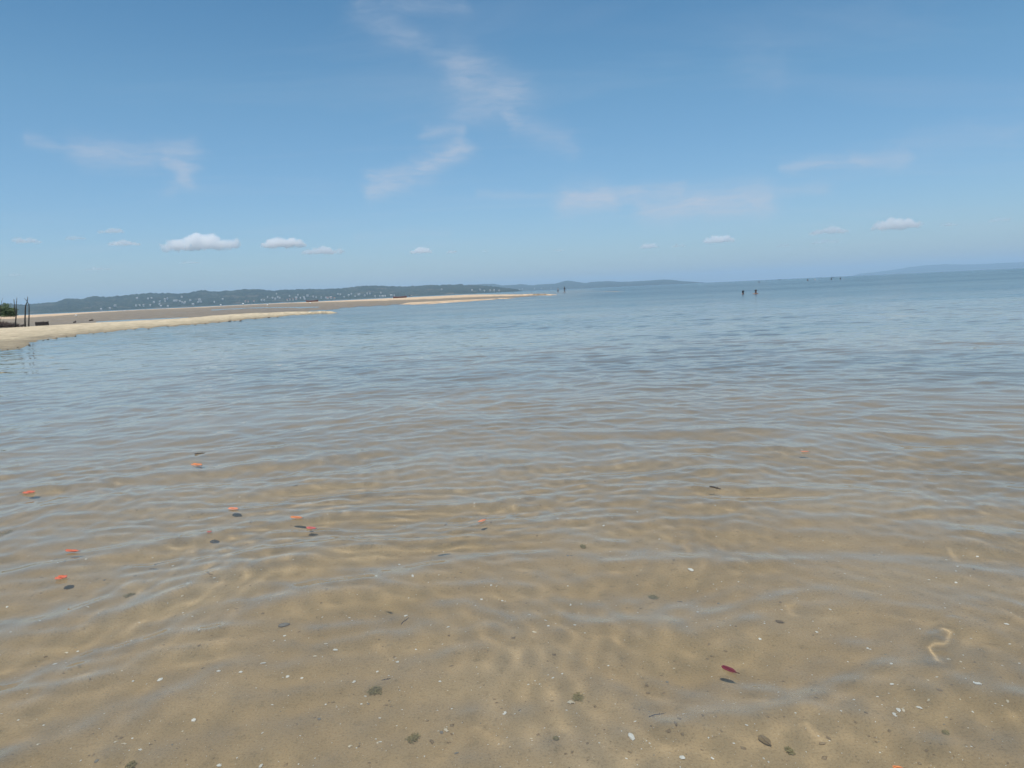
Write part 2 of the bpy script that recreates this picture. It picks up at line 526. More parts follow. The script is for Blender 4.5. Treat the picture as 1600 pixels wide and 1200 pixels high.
# ------------------------------------------------------------------ sand spit, tidal flat, sand bars
def sand_mat(name, dry, damp, wet, z0, z1, grain=1.0, sheen=0.0):
    m, nt, out = material(name)
    pos = nt.n('ShaderNodeNewGeometry').outputs['Position']
    a = nt.noise(nt.scaled(pos, (0.25, 0.25, 0)), 1.0, 5.0, 0.65)
    b = nt.noise(nt.scaled(pos, (1.5, 0.45, 0)), 1.5 * grain, 7.0, 0.85)
    z = nt.n('ShaderNodeSeparateXYZ', inp={0: pos}).outputs[2]
    zz = nt.m('ADD', nt.m('DIVIDE', nt.m('SUBTRACT', z, z0), z1 - z0), nt.m('MULTIPLY', nt.m('SUBTRACT', a, 0.5), 0.7))
    col = nt.ramp(zz, [(0.0, wet), (0.35, damp), (0.9, dry)])
    col = nt.mix(nt.ramp(b, [(0.36, 0.9), (0.52, 0.0)]), col, tuple(x * 0.5 for x in damp))
    col = nt.mix(nt.ramp(b, [(0.52, 0.0), (0.66, 0.6)]), col, tuple(min(0.8, x * 1.4) for x in dry))
    bp = nt.n('ShaderNodeBump', inp={'Strength': 0.9, 'Distance': 0.12, 'Height': b})
    rough = nt.ramp(zz, [(0.1, 0.35 if sheen else 0.7), (0.5, 0.9)])
    bs = nt.n('ShaderNodeBsdfPrincipled', inp={'Base Color': col, 'Roughness': rough, 'Normal': bp.outputs[0]})
    bs.inputs['Specular IOR Level'].default_value = 0.25 + sheen
    nt.t.links.new(bs.outputs[0], out.inputs[0])
    return m


EDGE = 2.2


def bank(name, near, far, znear, zfar, mat, label, crown=0.0, rowsn=22, step=8, rough=0.02, mind=1.0, skirt=0.25, scale=0.5):
    """a low bank of sand: a ribbon between its near and its far edge, with slopes running under the water on both sides"""
    x0, x1 = max(near[0][0], far[0][0]), min(near[-1][0], far[-1][0])
    xs = np.arange(x0, x1 + 0.1, step)
    ny = np.interp(xs, [p[0] for p in near], [p[1] for p in near])
    fy = np.interp(xs, [p[0] for p in far], [p[1] for p in far])
    ny = ny + (vnoise(xs / 13.0, xs * 0 + 3, 9) - 0.5) * 1.0 + (vnoise(xs / 5.0, xs * 0 + 7, 19) - 0.5) * EDGE * np.clip((ny - fy) / 12.0, 0.15, 1)
    V = []
    ts = np.linspace(0, 1, rowsn)
    for i, x in enumerate(xs):
        end = min(1.0, min(i, len(xs) - 1 - i) / 3.0 + 0.02)
        P = ground(x, ny[i], znear, mind)
        Q = ground(x, min(fy[i], ny[i] - 0.15), zfar, mind * 0.85)
        if Q.y <= P.y:
            Q = P + (P - Vector((0, 0, P.z))).normalized() * 0.5
            Q.z = P.z
        d = (Q - P)
        d.z = 0
        L = max(d.length, 1e-3)
        d.normalize()
        V.append(P - d * min(6.0, 0.08 * P.length) + Vector((0, 0, -skirt)))
        for t in ts:
            p = P.lerp(Q, t)
            p.z = znear + (zfar - znear) * (t * t * (3 - 2 * t)) + crown * math.sin(math.pi * t)
            p.z = znear + (p.z - znear) * end
            nzv = (float(fbm(np.array([p.x * scale]), np.array([p.y * scale]), 5, 3)[0]) - 0.5) * 2 * rough
            p.z += nzv * min(1, 4 * t) * end
            V.append(p)
        V.append(Q + d * min(6.0, 0.08 * P.length) + Vector((0, 0, -skirt - zfar)))
    nr_, nc_ = len(xs), rowsn + 2
    o = link(name, mesh_np(name, [tuple(v) for v in V], grid_quads(nr_, nc_)[:, ::-1], mat))
    # make sure the normals look up
    if o.data.polygons[len(o.data.polygons) // 2].normal.z < 0:
        o.data.flip_normals()
    o.cycles.is_caustics_receiver = True
    return tag(o, label, kind='structure')


spit_mat = sand_mat('shelly_beach_sand', (0.55, 0.45, 0.31), (0.44, 0.36, 0.24), (0.22, 0.175, 0.11), 0.0, 0.15, 1.0)
flat_mat = sand_mat('tidal_mud', (0.27, 0.215, 0.15), (0.21, 0.168, 0.12), (0.15, 0.125, 0.095), -0.02, 0.10, 0.5, 0.2)
bar_mat = sand_mat('pale_bar_sand', (0.56, 0.41, 0.27), (0.50, 0.36, 0.235), (0.30, 0.23, 0.16), -0.02, 0.15, 0.2)

spit = bank('sand_spit',
            [(-240, 592), (-100, 567), (0, 550), (20, 546.5), (40, 543), (50, 537), (62, 534.5), (90, 530), (130, 525), (190, 519), (250, 513.8), (310, 509.5), (350, 505.5), (390, 502), (430, 498.5), (470, 494.5), (500, 492.6), (530, 491.6)],
            [(-240, 527), (-100, 520), (0, 515), (60, 511.5), (100, 509.3), (200, 504.7), (280, 501), (330, 496.5), (400, 492.2), (470, 489.8), (500, 490.3), (530, 491.2)],
            0.0, 0.16, spit_mat, 'pale shelly sand spit running out into the water', 0.03, 30, 4, 0.035)
flat = bank('tidal_flat',
            [(-240, 530), (0, 518), (100, 512), (200, 507), (280, 503), (330, 498), (400, 493), (470, 490), (500, 487.3), (530, 484.6), (560, 481.8), (600, 479.6), (640, 476.8), (680, 473.8), (720, 471), (760, 468.2), (800, 466), (840, 463.8)],
            [(-240, 511), (0, 501), (30, 499.5), (60, 497.5), (100, 495), (150, 491.5), (200, 488.5), (250, 486.3), (300, 484.5), (350, 481.5), (400, 479), (450, 477), (500, 475.3), (550, 473.8), (600, 472.2), (650, 470.3), (700, 468), (750, 465.5), (800, 463.5), (840, 462.6)],
            0.015, 0.06, flat_mat, 'grey-brown tidal mud flat left bare by the sea', 0.0, 26, 6, 0.02, 1.0, 0.2, 0.12)
strip = bank('far_sand_strip',
             [(-240, 511.5), (0, 501), (30, 499.5), (60, 497.5), (100, 495), (150, 491.5), (200, 488.5), (250, 486.3), (300, 484.5), (350, 481.5), (400, 479), (450, 477), (500, 475.3), (550, 473.8), (600, 472.2), (650, 470.3), (700, 468), (750, 465.5), (800, 463.5), (840, 462), (870, 460.8)],
             [(-240, 506), (0, 496), (60, 493), (100, 491), (150, 488), (200, 486.2), (250, 484), (300, 481.8), (350, 479), (400, 477), (450, 474.5), (500, 472.8), (550, 470.5), (600, 468.2), (650, 465.5), (700, 463.3), (750, 462), (800, 461.5), (840, 461), (870, 460.3)],
             0.06, 0.30, bar_mat, 'long strip of pale dry sand beyond the tidal flat', 0.0, 10, 6, 0.05, 1.9, 0.4, 0.05)
bar = bank('sandbar',
           [(622, 478.2), (650, 478), (700, 475.6), (740, 472.4), (780, 469), (806, 466.6)],
           [(622, 477.8), (640, 475.2), (700, 471.8), (760, 468.7), (790, 467.2), (806, 466.2)],
           0.0, 0.12, bar_mat, 'narrow pale sandbar lying off the end of the tidal flat', 0.02, 10, 4, 0.02, 1.0, 0.3, 0.1)
bar2 = bank('sandbar', [(934, 455.9), (950, 455.6), (978, 454.6)], [(934, 455.6), (950, 455.0), (978, 454.3)], -0.02, 0.02, bar_mat,
            'faint sliver of sand just breaking the surface beyond the walking people', 0.01, 6, 4, 0.01, 1.0, 0.3, 0.1)

pool_mat, nt_, out_ = material('pool_water')
nt_.t.links.new(nt_.n('ShaderNodeBsdfPrincipled', inp={'Base Color': (0.14, 0.125, 0.10, 1), 'Roughness': 0.12, 'IOR': 1.333}).outputs[0], out_.inputs[0])
for (nr_e, fr_e, lab_) in [([(150, 505.6), (200, 503.4), (250, 501.6), (296, 499.6)], [(150, 505.2), (200, 502.4), (250, 500.6), (296, 499.0)], 'long shallow tide pool shining on the flat just behind the sand spit'),
                           ([(330, 487.5), (400, 484.5), (470, 483.3), (500, 482.5)], [(330, 487.2), (400, 483.8), (470, 482.6), (500, 482.2)], 'thin film of water shining across the middle of the tidal flat')]:
    bank('tide_pool', nr_e, fr_e, 0.085, 0.086, pool_mat, lab_, 0.0, 4, 6, 0.0, 1.0, 0.06)


# ------------------------------------------------------------------ hills
def forest_mat(name, dark, light, clear):
    m, nt, out = material(name)
    pos = nt.n('ShaderNodeNewGeometry').outputs['Position']
    a = nt.noise(nt.scaled(pos, (1, 1, 1)), 0.012, 4.0, 0.6)
    b = nt.noise(nt.scaled(pos, (1, 1, 1)), 0.09, 4.0, 0.7)
    col = nt.mix(nt.ramp(b, [(0.3, 0.0), (0.7, 1.0)]), dark, light)
    col = nt.mix(nt.ramp(a, [(0.56, 0.0), (0.72, 0.7)]), col, clear)
    col = nt.mix(nt.ramp(a, [(0.30, 0.75), (0.46, 0.0)]), col, tuple(x * 0.5 for x in dark))
    bs = nt.n('ShaderNodeBsdfPrincipled', inp={'Base Color': col, 'Roughness': 1.0})
    bs.inputs['Specular IOR Level'].default_value = 0.0
    nt.t.links.new(bs.outputs[0], out.inputs[0])
    return m


class Hills:
    def __init__(self, profile, d0, d1, d2, base=3.0, amp=7.0, seed=1):
        self.px = [p[0] for p in profile]
        self.az, self.h = [], []
        for x, y in profile:
            v = ray(x, fix(x, y))
            self.az.append(math.atan2(v.x, v.y))
            self.h.append(CAM_H + math.tan(math.asin(v.z)) * d1)
        self.d0, self.d1, self.d2, self.base, self.amp, self.seed = d0, d1, d2, base, amp, seed

    def height(self, az, r):
        az, r = np.asarray(az, float), np.asarray(r, float)
        top = np.interp(az, self.az, self.h)
        x, y = r * np.sin(az), r * np.cos(az)
        shore = self.d0 * (1 + 0.05 * (fbm(az * 30, az * 0 + 1.5, self.seed + 7, 3) - 0.5))
        t = np.clip((r - shore) / (self.d1 - shore), -0.2, 1)
        up = np.sign(t) * np.abs(t) ** 1.15
        spur = 0.62 + 0.76 * fbm(az * 55, r / 260.0, self.seed, 4)
        mid = np.where(t < 1, np.minimum(1.0, up * (spur + (1 - spur) * np.clip(t, 0, 1) ** 2)), 1.0)
        down = np.clip((r - self.d1) / (self.d2 - self.d1), 0, 1)
        z = top * mid * (1 - down ** 1.5)
        trees = (fbm(x / 9.0, y / 9.0, self.seed + 3, 2) - 0.5) * self.amp * np.clip(t * 12, 0, 1)
        edge = np.clip(np.minimum(self.az[-1] - az, az - self.az[0]) / 0.035, 0, 1)
        return (z + (self.base * np.clip(t * 25, -1, 1) + trees) * edge) * np.clip(edge * 4, 0, 1) - 1.0

    def build(self, name, mat, label, na, nrad):
        az = np.linspace(self.az[0], self.az[-1], na)
        rad = np.concatenate([np.linspace(self.d0 * 0.94, self.d1 * 1.02, nrad), np.linspace(self.d1 * 1.02, self.d2, 8)[1:]])
        A, D = np.meshgrid(az, rad, indexing='ij')
        Z = self.height(A, D)
        V = np.stack([D * np.sin(A), D * np.cos(A), Z], -1).reshape(-1, 3)
        o = link(name, mesh_np(name, V, grid_quads(A.shape[0], A.shape[1]), mat))
        if o.data.polygons[len(o.data.polygons) // 2].normal.z < 0:
            o.data.flip_normals()
        return tag(o, label, kind='structure')

    def hit(self, px, py):
        v = ray(px, fix(px, py))
        az = math.atan2(v.x, v.y)
        te = v.z / math.hypot(v.x, v.y)
        rs = np.linspace(self.d0 * 0.97, self.d1, 400)
        zz = self.height(np.full(400, az), rs)
        ok = np.nonzero(zz > CAM_H + te * rs)[0]
        r = rs[ok[0]] if len(ok) else self.d1 * 0.98
        z = float(self.height(np.array([az]), np.array([r]))[0])
        return Vector((r * math.sin(az), r * math.cos(az), max(z, 0.5)))


PA = [(-160, 486), (-60, 482), (0, 479.5), (15, 478.5), (35, 480), (60, 478), (90, 475.5), (103, 470), (125, 471.5), (145, 467), (165, 468.5), (200, 465.5), (232, 462.3), (260, 462.6), (285, 463.5), (300, 461), (316, 457.3), (328, 460), (345, 459.5), (362, 459), (380, 456.8), (400, 456.2), (425, 459), (450, 457), (470, 456), (510, 456), (540, 454), (565, 450.5), (580, 450), (605, 451), (635, 451.5), (660, 450), (675, 448.8), (700, 449), (720, 447.8), (727, 448.8), (740, 448.5), (760, 450), (780, 451.5), (800, 453.0), (820, 454.6)]
PB = [(680, 452), (720, 449), (740, 447.2), (770, 445.8), (785, 448.3), (800, 447.5), (815, 446), (830, 447.5), (845, 446), (855, 445.5), (870, 444), (885, 439.3), (900, 441), (915, 443), (925, 441.3), (950, 439.5), (970, 440.5), (1000, 438.8), (1040, 435.8), (1055, 436.4), (1065, 437.6), (1085, 438.3), (1100, 438.9), (1110, 439.0)]
PC = [(1330, 426.8), (1350, 425.6), (1375, 423.4), (1400, 420.5), (1420, 417.0), (1450, 413.8), (1477, 412.6), (1500, 413.4), (1525, 413.2), (1560, 411.6), (1600, 410.2), (1660, 408), (1720, 407)]
hillsA = Hills(PA, 2500, 3300, 3900, 3.0, 13.0, 1)
hillsB = Hills(PB, 5200, 6300, 7200, 4.0, 14.0, 4)
hillsC = Hills(PC, 10500, 11800, 12800, 4.0, 10.0, 9)
ha = hillsA.build('hills', forest_mat('wooded_hill', (0.012, 0.020, 0.015), (0.050, 0.065, 0.042), (0.14, 0.115, 0.09)), 'wooded low hills dotted with white houses along the shore', 620, 90)
hb = hillsB.build('hills', forest_mat('hazy_hill', (0.022, 0.036, 0.028), (0.050, 0.066, 0.046), (0.12, 0.11, 0.07)), 'blue hazy hills running down to a point at the sea horizon', 330, 60)
hc = hillsC.build('hills', forest_mat('faint_hill', (0.03, 0.05, 0.035), (0.05, 0.08, 0.05), (0.10, 0.10, 0.07)), 'very faint low island rising from the open sea horizon', 260, 40)

# ------------------------------------------------------------------ cumulus clouds, small and far, above the haze
def cloud_mat(dens):
    m = bpy.data.materials.new('cloud_vapour')
    m.use_nodes = True
    nt = NT(m.node_tree)
    out = nt.n('ShaderNodeOutputMaterial')
    v = nt.n('ShaderNodeVolumePrincipled', inp={'Color': (0.99, 0.985, 0.98, 1), 'Density': dens, 'Anisotropy': 0.1})
    nt.t.links.new(v.outputs[0], out.inputs['Volume'])
    return m


CLOUDS = [(314, 381, 112, 27, 1.0), (441, 380, 68, 21, 0.9), (506, 393, 66, 15, 0.6), (658, 393, 38, 11, 0.6), (706, 394, 18, 7, 0.35), (757, 393, 13, 5, 0.25),
          (43, 376, 34, 11, 0.35), (174, 361, 36, 9, 0.35), (195, 380, 46, 10, 0.5), (118, 372, 28, 8, 0.22), (152, 421, 40, 6, 0.28), (297, 411, 34, 5, 0.28), (24, 430, 18, 6, 0.2),
          (1014, 384, 28, 10, 0.45), (1060, 383, 24, 7, 0.25), (1122, 374, 50, 14, 0.65), (1296, 360, 58, 14, 0.5), (1398, 351, 68, 19, 0.6), (1290, 377, 44, 8, 0.25),
          (1482, 350, 22, 9, 0.2), (1562, 343, 26, 9, 0.2), (873, 391, 16, 6, 0.25), (1225, 383, 20, 6, 0.2)]
CLOUD_LABELS = {0: 'largest cumulus cloud, long and puffy with bright lumpy top, above the wooded hills',
                1: 'bright domed cumulus cloud beside the largest cloud above the wooded hills',
                2: 'flat ragged cumulus cloud just below and beside the bright domed one',
                3: 'small bright cumulus puff alone above the strip of pale sand',
                15: 'small domed cumulus cloud above the open sea horizon near the swimmers',
                16: 'ragged elongated cumulus cloud over the far swimmers and the faint island',
                17: 'widest lumpy cumulus cloud above the faint low island'}


def cloud(i, cx, cy, w, h, dens):
    D = 11500.0 + 5200.0 * ((i * 7) % 5) / 5.0
    P = at(cx, cy, D)
    k = P.length / F_PX
    wx, hz = w * k / 2, h * k / 2
    bm = bmesh.new()
    rc = random.Random(100 + i)
    n = max(5, int(4.2 * wx / hz))
    for q in range(n):
        a = -0.9 + 1.8 * (q + rc.uniform(0.1, 0.9)) / n
        rad = hz * rc.uniform(0.5, 1.0) * (1 - 0.5 * a * a)
        c = Vector((a * wx * 0.92, rc.uniform(-0.3, 0.3) * wx, rad * rc.uniform(0.2, 1.0) - hz * 0.6))
        m4 = Matrix.Translation(c) @ Matrix.Diagonal((rad * rc.uniform(1.0, 1.5), rad * 1.3, rad * rc.uniform(0.75, 1.0), 1))
        bmesh.ops.create_icosphere(bm, subdivisions=3, radius=1.0, matrix=m4)
    for v in bm.verts:
        if v.co.z < -hz * 0.45:
            v.co.z = -hz * 0.45 + (v.co.z + hz * 0.45) * 0.22
    o = link('cumulus_cloud', bm_mesh('cumulus_cloud', bm, cloud_mat(CLOUD_DENS * dens ** 1.45 / max(0.6, wx / 300))), None, P)
    rm = o.modifiers.new('union', 'REMESH')
    rm.mode, rm.voxel_size, rm.use_smooth_shade = 'VOXEL', hz / 11.0, True
    for fr, st in ((0.6, 0.95), (0.25, 0.5)):
        tx = bpy.data.textures.new('billow', 'CLOUDS')
        tx.noise_scale, tx.noise_depth = hz * fr, 2
        dm = o.modifiers.new('billow', 'DISPLACE')
        dm.texture, dm.strength, dm.mid_level, dm.texture_coords = tx, hz * st, 0.5, 'GLOBAL'
    o.rotation_euler.z = -math.atan2(P.x, P.y)
    # follow the level of the horizon
    lab = CLOUD_LABELS.get(i, 'faint small cumulus wisp low in the hazy sky')
    tag(o, lab, 'cloud', 'small cumulus clouds low over the horizon')


CLOUD_DENS = 0.021
for i, c in enumerate(CLOUDS):
    cloud(i, *c)


# ------------------------------------------------------------------ houses of the town on the hills
wall_white = simple_mat('white_render', (0.55, 0.54, 0.51), 0.1, 0.4)
wall_cream = simple_mat('cream_render', (0.60, 0.52, 0.42), 0.1, 0.4)
roof_pale = simple_mat('pale_sheet_roof', (0.42, 0.40, 0.38), 0.15, 0.4)
roof_tile = simple_mat('clay_tile_roof', (0.33, 0.14, 0.085), 0.25, 0.4)
pane_dark = simple_mat('window_dark', (0.05, 0.06, 0.07), 0.2, 1.0, 0.3)


def box_mesh(name, sx, sy, sz, mat, z0=0.0):
    bm = bmesh.new()
    bmesh.ops.create_cube(bm, size=1.0)
    bmesh.ops.scale(bm, vec=(sx, sy, sz), verts=bm.verts)
    bmesh.ops.translate(bm, vec=(0, 0, z0 + sz / 2), verts=bm.verts)
    return bm_mesh(name, bm, mat, False)


def gable_mesh(name, sx, sy, rise, over, mat, z0):
    bm = bmesh.new()
    x, y = sx / 2 + over, sy / 2 + over
    t = 0.25
    pts = [(-x, -y, z0), (x, -y, z0), (x, y, z0), (-x, y, z0), (-x, 0, z0 + rise), (x, 0, z0 + rise)]
    lo = [bm.verts.new(p) for p in pts]
    hi = [bm.verts.new((p[0], p[1], p[2] + t)) for p in pts]
    for a in ((0, 1, 5, 4), (2, 3, 4, 5)):
        bm.faces.new([hi[i] for i in a])
        bm.faces.new([lo[i] for i in reversed(a)])
    for a, b in ((0, 1), (1, 5), (5, 2), (2, 3), (3, 4), (4, 0)):
        bm.faces.new((lo[a], lo[b], hi[b], hi[a]))
    return bm_mesh(name, bm, mat, False)


HOUSE_MESH = {}


def house(px, py, wpx, hpx, hills, label, group, tile=False, cream=False, yaw=None):
    P = hills.hit(px, py)
    k = P.length / F_PX
    w, h = max(4.0, wpx * k * random.uniform(0.5, 0.85)), max(2.6, hpx * k * random.uniform(0.35, 0.6))
    dpt = min(w, 9.0)
    e = bpy.data.objects.new('house', None)
    COL.objects.link(e)
    e.location = P - Vector((0, 0, 1.0))
    e.rotation_euler.z = -math.atan2(P.x, P.y) + (random.uniform(-0.5, 0.5) if yaw is None else yaw)
    tag(e, label, 'house', group)
    key = (round(w), round(h), tile, cream)
    if key not in HOUSE_MESH:
        w_, h_ = max(4, key[0]), max(3, key[1])
        d_ = min(w_, 9)
        HOUSE_MESH[key] = (box_mesh('wall', w_, d_, h_ + 1.0, wall_cream if cream else wall_white),
                           gable_mesh('roof', w_, d_, 1.3, 0.4, roof_tile if tile else roof_pale, h_ + 0.96),
                           box_mesh('window', 0.9, 0.2, 0.8, pane_dark), w_, d_, h_)
    wl, rf, wn, w_, d_, h_ = HOUSE_MESH[key]
    link('wall', wl, e)
    link('roof', rf, e)
    nwin = 2 if w_ < 14 else 4
    for q in range(nwin):
        link('window', wn, e, ((q + 0.5) / nwin * w_ - w_ / 2, -d_ / 2 - 0.02, 1.0 + h_ * 0.4))
    return e


HL = 'small white house among the trees on the wooded hillside'
HG = 'houses scattered over the wooded hillside'
SL = 'white waterfront house at the foot of the wooded hills'
SG = 'houses along the far waterfront'
TL = 'clay-roofed waterfront house behind the far sand strip'
TG = 'clay-roofed houses behind the far sand strip'
hill_houses = [(214, 470, 4, 4), (231.5, 470.7, 4, 2), (237, 470.5, 3, 2), (241, 476.6, 3, 3), (258, 472, 3.5, 2), (261.5, 471.6, 3, 3), (250, 475.5, 2, 2), (258, 475.5, 3, 2), (281, 475, 4, 2), (284, 468.4, 3, 4), (284.5, 477, 2.5, 3), (287.5, 478, 3, 3), (289.5, 476.8, 2.5, 3), (297.5, 473.8, 3, 3), (312, 472.4, 4, 2), (310, 476.4, 3, 2), (314, 476, 3, 2),
               (348, 472, 3, 3), (432, 463, 2, 2), (426, 469.5, 3, 2), (430, 471, 3, 3), (434, 468.5, 2, 3), (437, 469.5, 2.5, 2), (418, 468, 2, 2), (452.5, 466.5, 2, 2), (465.5, 464.5, 2, 2), (463, 469, 4, 3), (528, 463, 3, 2), (532, 464, 3, 2), (545, 465, 2.5, 2), (549, 463, 2, 2), (561, 464, 5, 3), (570, 465.5, 2.5, 2.5), (574, 462.5, 3, 2), (578, 463, 3, 2), (595, 461, 2.5, 2), (690, 455.5, 2.5, 2), (737.5, 456, 3, 3), (750, 455, 3, 2.5), (180, 483, 3.5, 2.5)]
for (x, y, w, h) in hill_houses:
    house(x, y, w, h, hillsA, HL, HG)
house(274, 474.2, 9, 3, hillsA, 'long white building with a pale roof on the wooded hillside', HG, yaw=0.0)
shore_houses = [(158.5, 487, 2, 2), (172, 485.7, 3, 2.5), (213, 481.7, 3, 2), (218.5, 481.7, 2, 2.5), (224.5, 482.2, 2.5, 2), (235, 482.6, 3.5, 2), (249.4, 480.5, 3, 2), (251.6, 483, 2.5, 2), (262.5, 483, 2.5, 2.5), (302, 480, 5, 2), (335, 476.4, 2.5, 2), (409, 474, 2.5, 4), (413, 474, 2, 2.5), (463, 468.9, 4, 3), (469.5, 470, 3, 3), (475, 468.5, 3, 2.5), (480.5, 466.5, 3.5, 3), (476, 471, 3, 2), (489.5, 468.5, 3, 3), (494, 468.7, 2, 2), (502, 469, 2, 3), (509, 469.2, 3, 2), (517, 468.5, 3, 2.5), (538, 468, 2.5, 2), (555, 467.3, 2, 2), (586, 467, 3, 2), (593.5, 467, 2, 3), (598, 466.5, 4, 2), (602, 466.2, 3, 2), (611.5, 465, 4, 2.5), (616, 465.5, 3, 2), (757, 457, 2, 2), (766, 456.5, 2, 2), (772, 456.3, 2.5, 3), (780, 456.5, 2, 2.5)]
for (x, y, w, h) in shore_houses:
    house(x, y, w, h, hillsA, SL, SG)
for (x, y, w, h) in [(383.5, 476, 2, 2), (388, 475.8, 2, 2), (397, 475.5, 2, 3), (449, 473, 3, 3), (453, 472.5, 2.5, 3), (458, 472.5, 2.5, 3), (463, 472, 3, 3), (512, 470, 5, 3), (518, 469.5, 4, 3), (523, 470, 4, 2)]:
    house(x, y, w, h, hillsA, TL, TG, True, True)
for (x, y, w, h) in [(787, 455.5, 2.5, 2.5), (795, 455, 2.5, 2.5), (801, 455.2, 2, 2), (812, 454.5, 2, 2), (816, 454, 2, 2.5), (835, 453, 2, 2.5), (846, 452, 2, 2), (861, 452, 1.5, 3)]:
    house(x, y, w, h, hillsB, 'pale house at the foot of the blue hazy hills', 'houses below the hazy hills')


# ------------------------------------------------------------------ left bank: mangrove, dead poles, brush, timber, stones
bark = simple_mat('grey_dead_wood', (0.055, 0.046, 0.036), 0.35, 14.0, 0.9, 0.4)
dark_wood = simple_mat('dark_wet_wood', (0.045, 0.034, 0.030), 0.3, 6.0, 0.8)
twig_mat = simple_mat('dry_twig', (0.055, 0.036, 0.030), 0.3, 10.0, 0.9)


def leaf_mat(name, a, b):
    m, nt, out = material(name)
    gi = nt.n('ShaderNodeNewGeometry').outputs['Random Per Island']
    c = nt.mix(gi, a, b)
    bs = nt.n('ShaderNodeBsdfPrincipled', inp={'Base Color': c, 'Roughness': 0.6})
    tr = nt.n('ShaderNodeBsdfTranslucent', inp={'Color': c})
    mx = nt.n('ShaderNodeMixShader', inp={0: 0.2, 1: bs.outputs[0], 2: tr.outputs[0]})
    nt.t.links.new(mx.outputs[0], out.inputs[0])
    return m


def leaf_cloud(name, mat, centres, n, size, seed):
    r = random.Random(seed)
    V, Q = [], []
    for _ in range(n):
        c, rad = centres[r.randrange(len(centres))]
        d = Vector((r.gauss(0, 1), r.gauss(0, 1), r.gauss(0, 1))).normalized() * (r.random() ** 0.45)
        p = Vector(c) + Vector((d.x * rad[0], d.y * rad[1], d.z * rad[2]))
        u = Vector((r.gauss(0, 1), r.gauss(0, 1), r.gauss(0, 0.5))).normalized()
        v = u.orthogonal().normalized() * 0.45
        s = size * r.uniform(0.6, 1.3)
        b = len(V)
        V += [p - u * s, p + v * s, p + u * s, p - v * s]
        Q.append((b, b + 1, b + 2, b + 3))
    return mesh_np(name, [tuple(v) for v in V], Q, mat, False)


def empty(name, loc):
    e = bpy.data.objects.new(name, None)
    COL.objects.link(e)
    e.location = loc
    return e


YM = ground(2, 507, 0.06).y
base = ground(-6, 507.5, 0.05)
t = empty('mangrove_tree', base)
kk = base.length / F_PX
tag(t, 'low dense green mangrove bush at the edge of the tidal flat', 'tree')
bm = bmesh.new()
for (dx, top, rd) in ((0.0, 0.9, 0.05), (0.35, 0.95, 0.035), (-0.5, 0.9, 0.04), (0.72, 0.85, 0.028), (-1.0, 0.8, 0.03)):
    tube(bm, [(dx * 0.5, 0, -0.1), (dx * 0.8, 0.05, top * 0.5), (dx * 1.3, 0.0, top + 0.3)], [rd, rd * 0.8, rd * 0.5], 6)
link('trunk', bm_mesh('trunk', bm, bark), t)
cent = []
for k in range(130):
    a = random.uniform(-1, 1)
    x = a * 25 * kk
    hh = (17 * math.sqrt(max(0.02, 1 - (a) ** 2)) + 2) * kk
    cent.append(((x, random.uniform(-0.9, 0.9), 7.5 * kk + hh * random.uniform(0.12, 0.95)), (4.2 * kk, 0.5, 2.6 * kk)))
link('crown', leaf_cloud('crown', leaf_mat('mangrove_leaf', (0.035, 0.060, 0.016), (0.095, 0.145, 0.040)), cent, 15000, 0.085, 3), t)


def pole(name, label, lines, Y):
    b = at(*lines[0][0][:2], Y)
    e = empty(name, b)
    tag(e, label, 'dead tree', 'dead bare poles standing behind the sand spit')
    for i, ln in enumerate(lines):
        pts, rad = [], []
        for k, (px, py, r) in enumerate(ln):
            p = at(px, py, Y + 0.03 * i) - b
            pts.append(p + Vector((random.uniform(-0.015, 0.015), 0, 0)))
            rad.append(r)
        if i == 0:
            pts[0].z -= 0.25
        bm = bmesh.new()
        tube(bm, pts, rad, 7)
        link('trunk' if i == 0 else 'branch', bm_mesh('trunk', bm, bark), e)
    return e


YP = ground(25, 512.3, 0.10).y
pole('dead_tree', 'tall dead pole with a thin upright prong beside the mangrove bush',
     [[(23.6, 512.6, 0.055), (24.6, 505, 0.05), (25.3, 497, 0.046), (25.8, 489, 0.04), (25.2, 481, 0.03), (26.0, 474, 0.024), (26.6, 467, 0.014)],
      [(25.6, 493, 0.03), (23.2, 487, 0.028), (22.5, 480, 0.03), (21.8, 469.6, 0.02)]], YP)
pole('dead_tree', 'dead pole bending over into a fork with the thinner pole next to it',
     [[(38.6, 511.6, 0.06), (38.9, 503, 0.056), (39.1, 494, 0.052), (39.6, 485, 0.048), (40.4, 479, 0.04), (42.6, 474.2, 0.032), (42.9, 469, 0.024), (43.1, 465.5, 0.014)],
      [(42.2, 473, 0.02), (40.2, 470, 0.015), (38.0, 468.0, 0.008)]], YP - 0.6)
pole('dead_tree', 'thinner dead pole leaning across to meet the forked pole',
     [[(44.2, 511.0, 0.05), (45.2, 503, 0.044), (45.6, 494, 0.04), (45.4, 484, 0.038), (45.0, 479, 0.034), (43.0, 474.5, 0.026), (42.2, 471.5, 0.018)]], YP - 0.35)
pole('dead_tree', 'thin bare stick rising over the mangrove bush',
     [[(-3, 507, 0.03), (0.5, 490, 0.024), (2.2, 474, 0.014), (4.6, 467, 0.007)]], YP + 6)


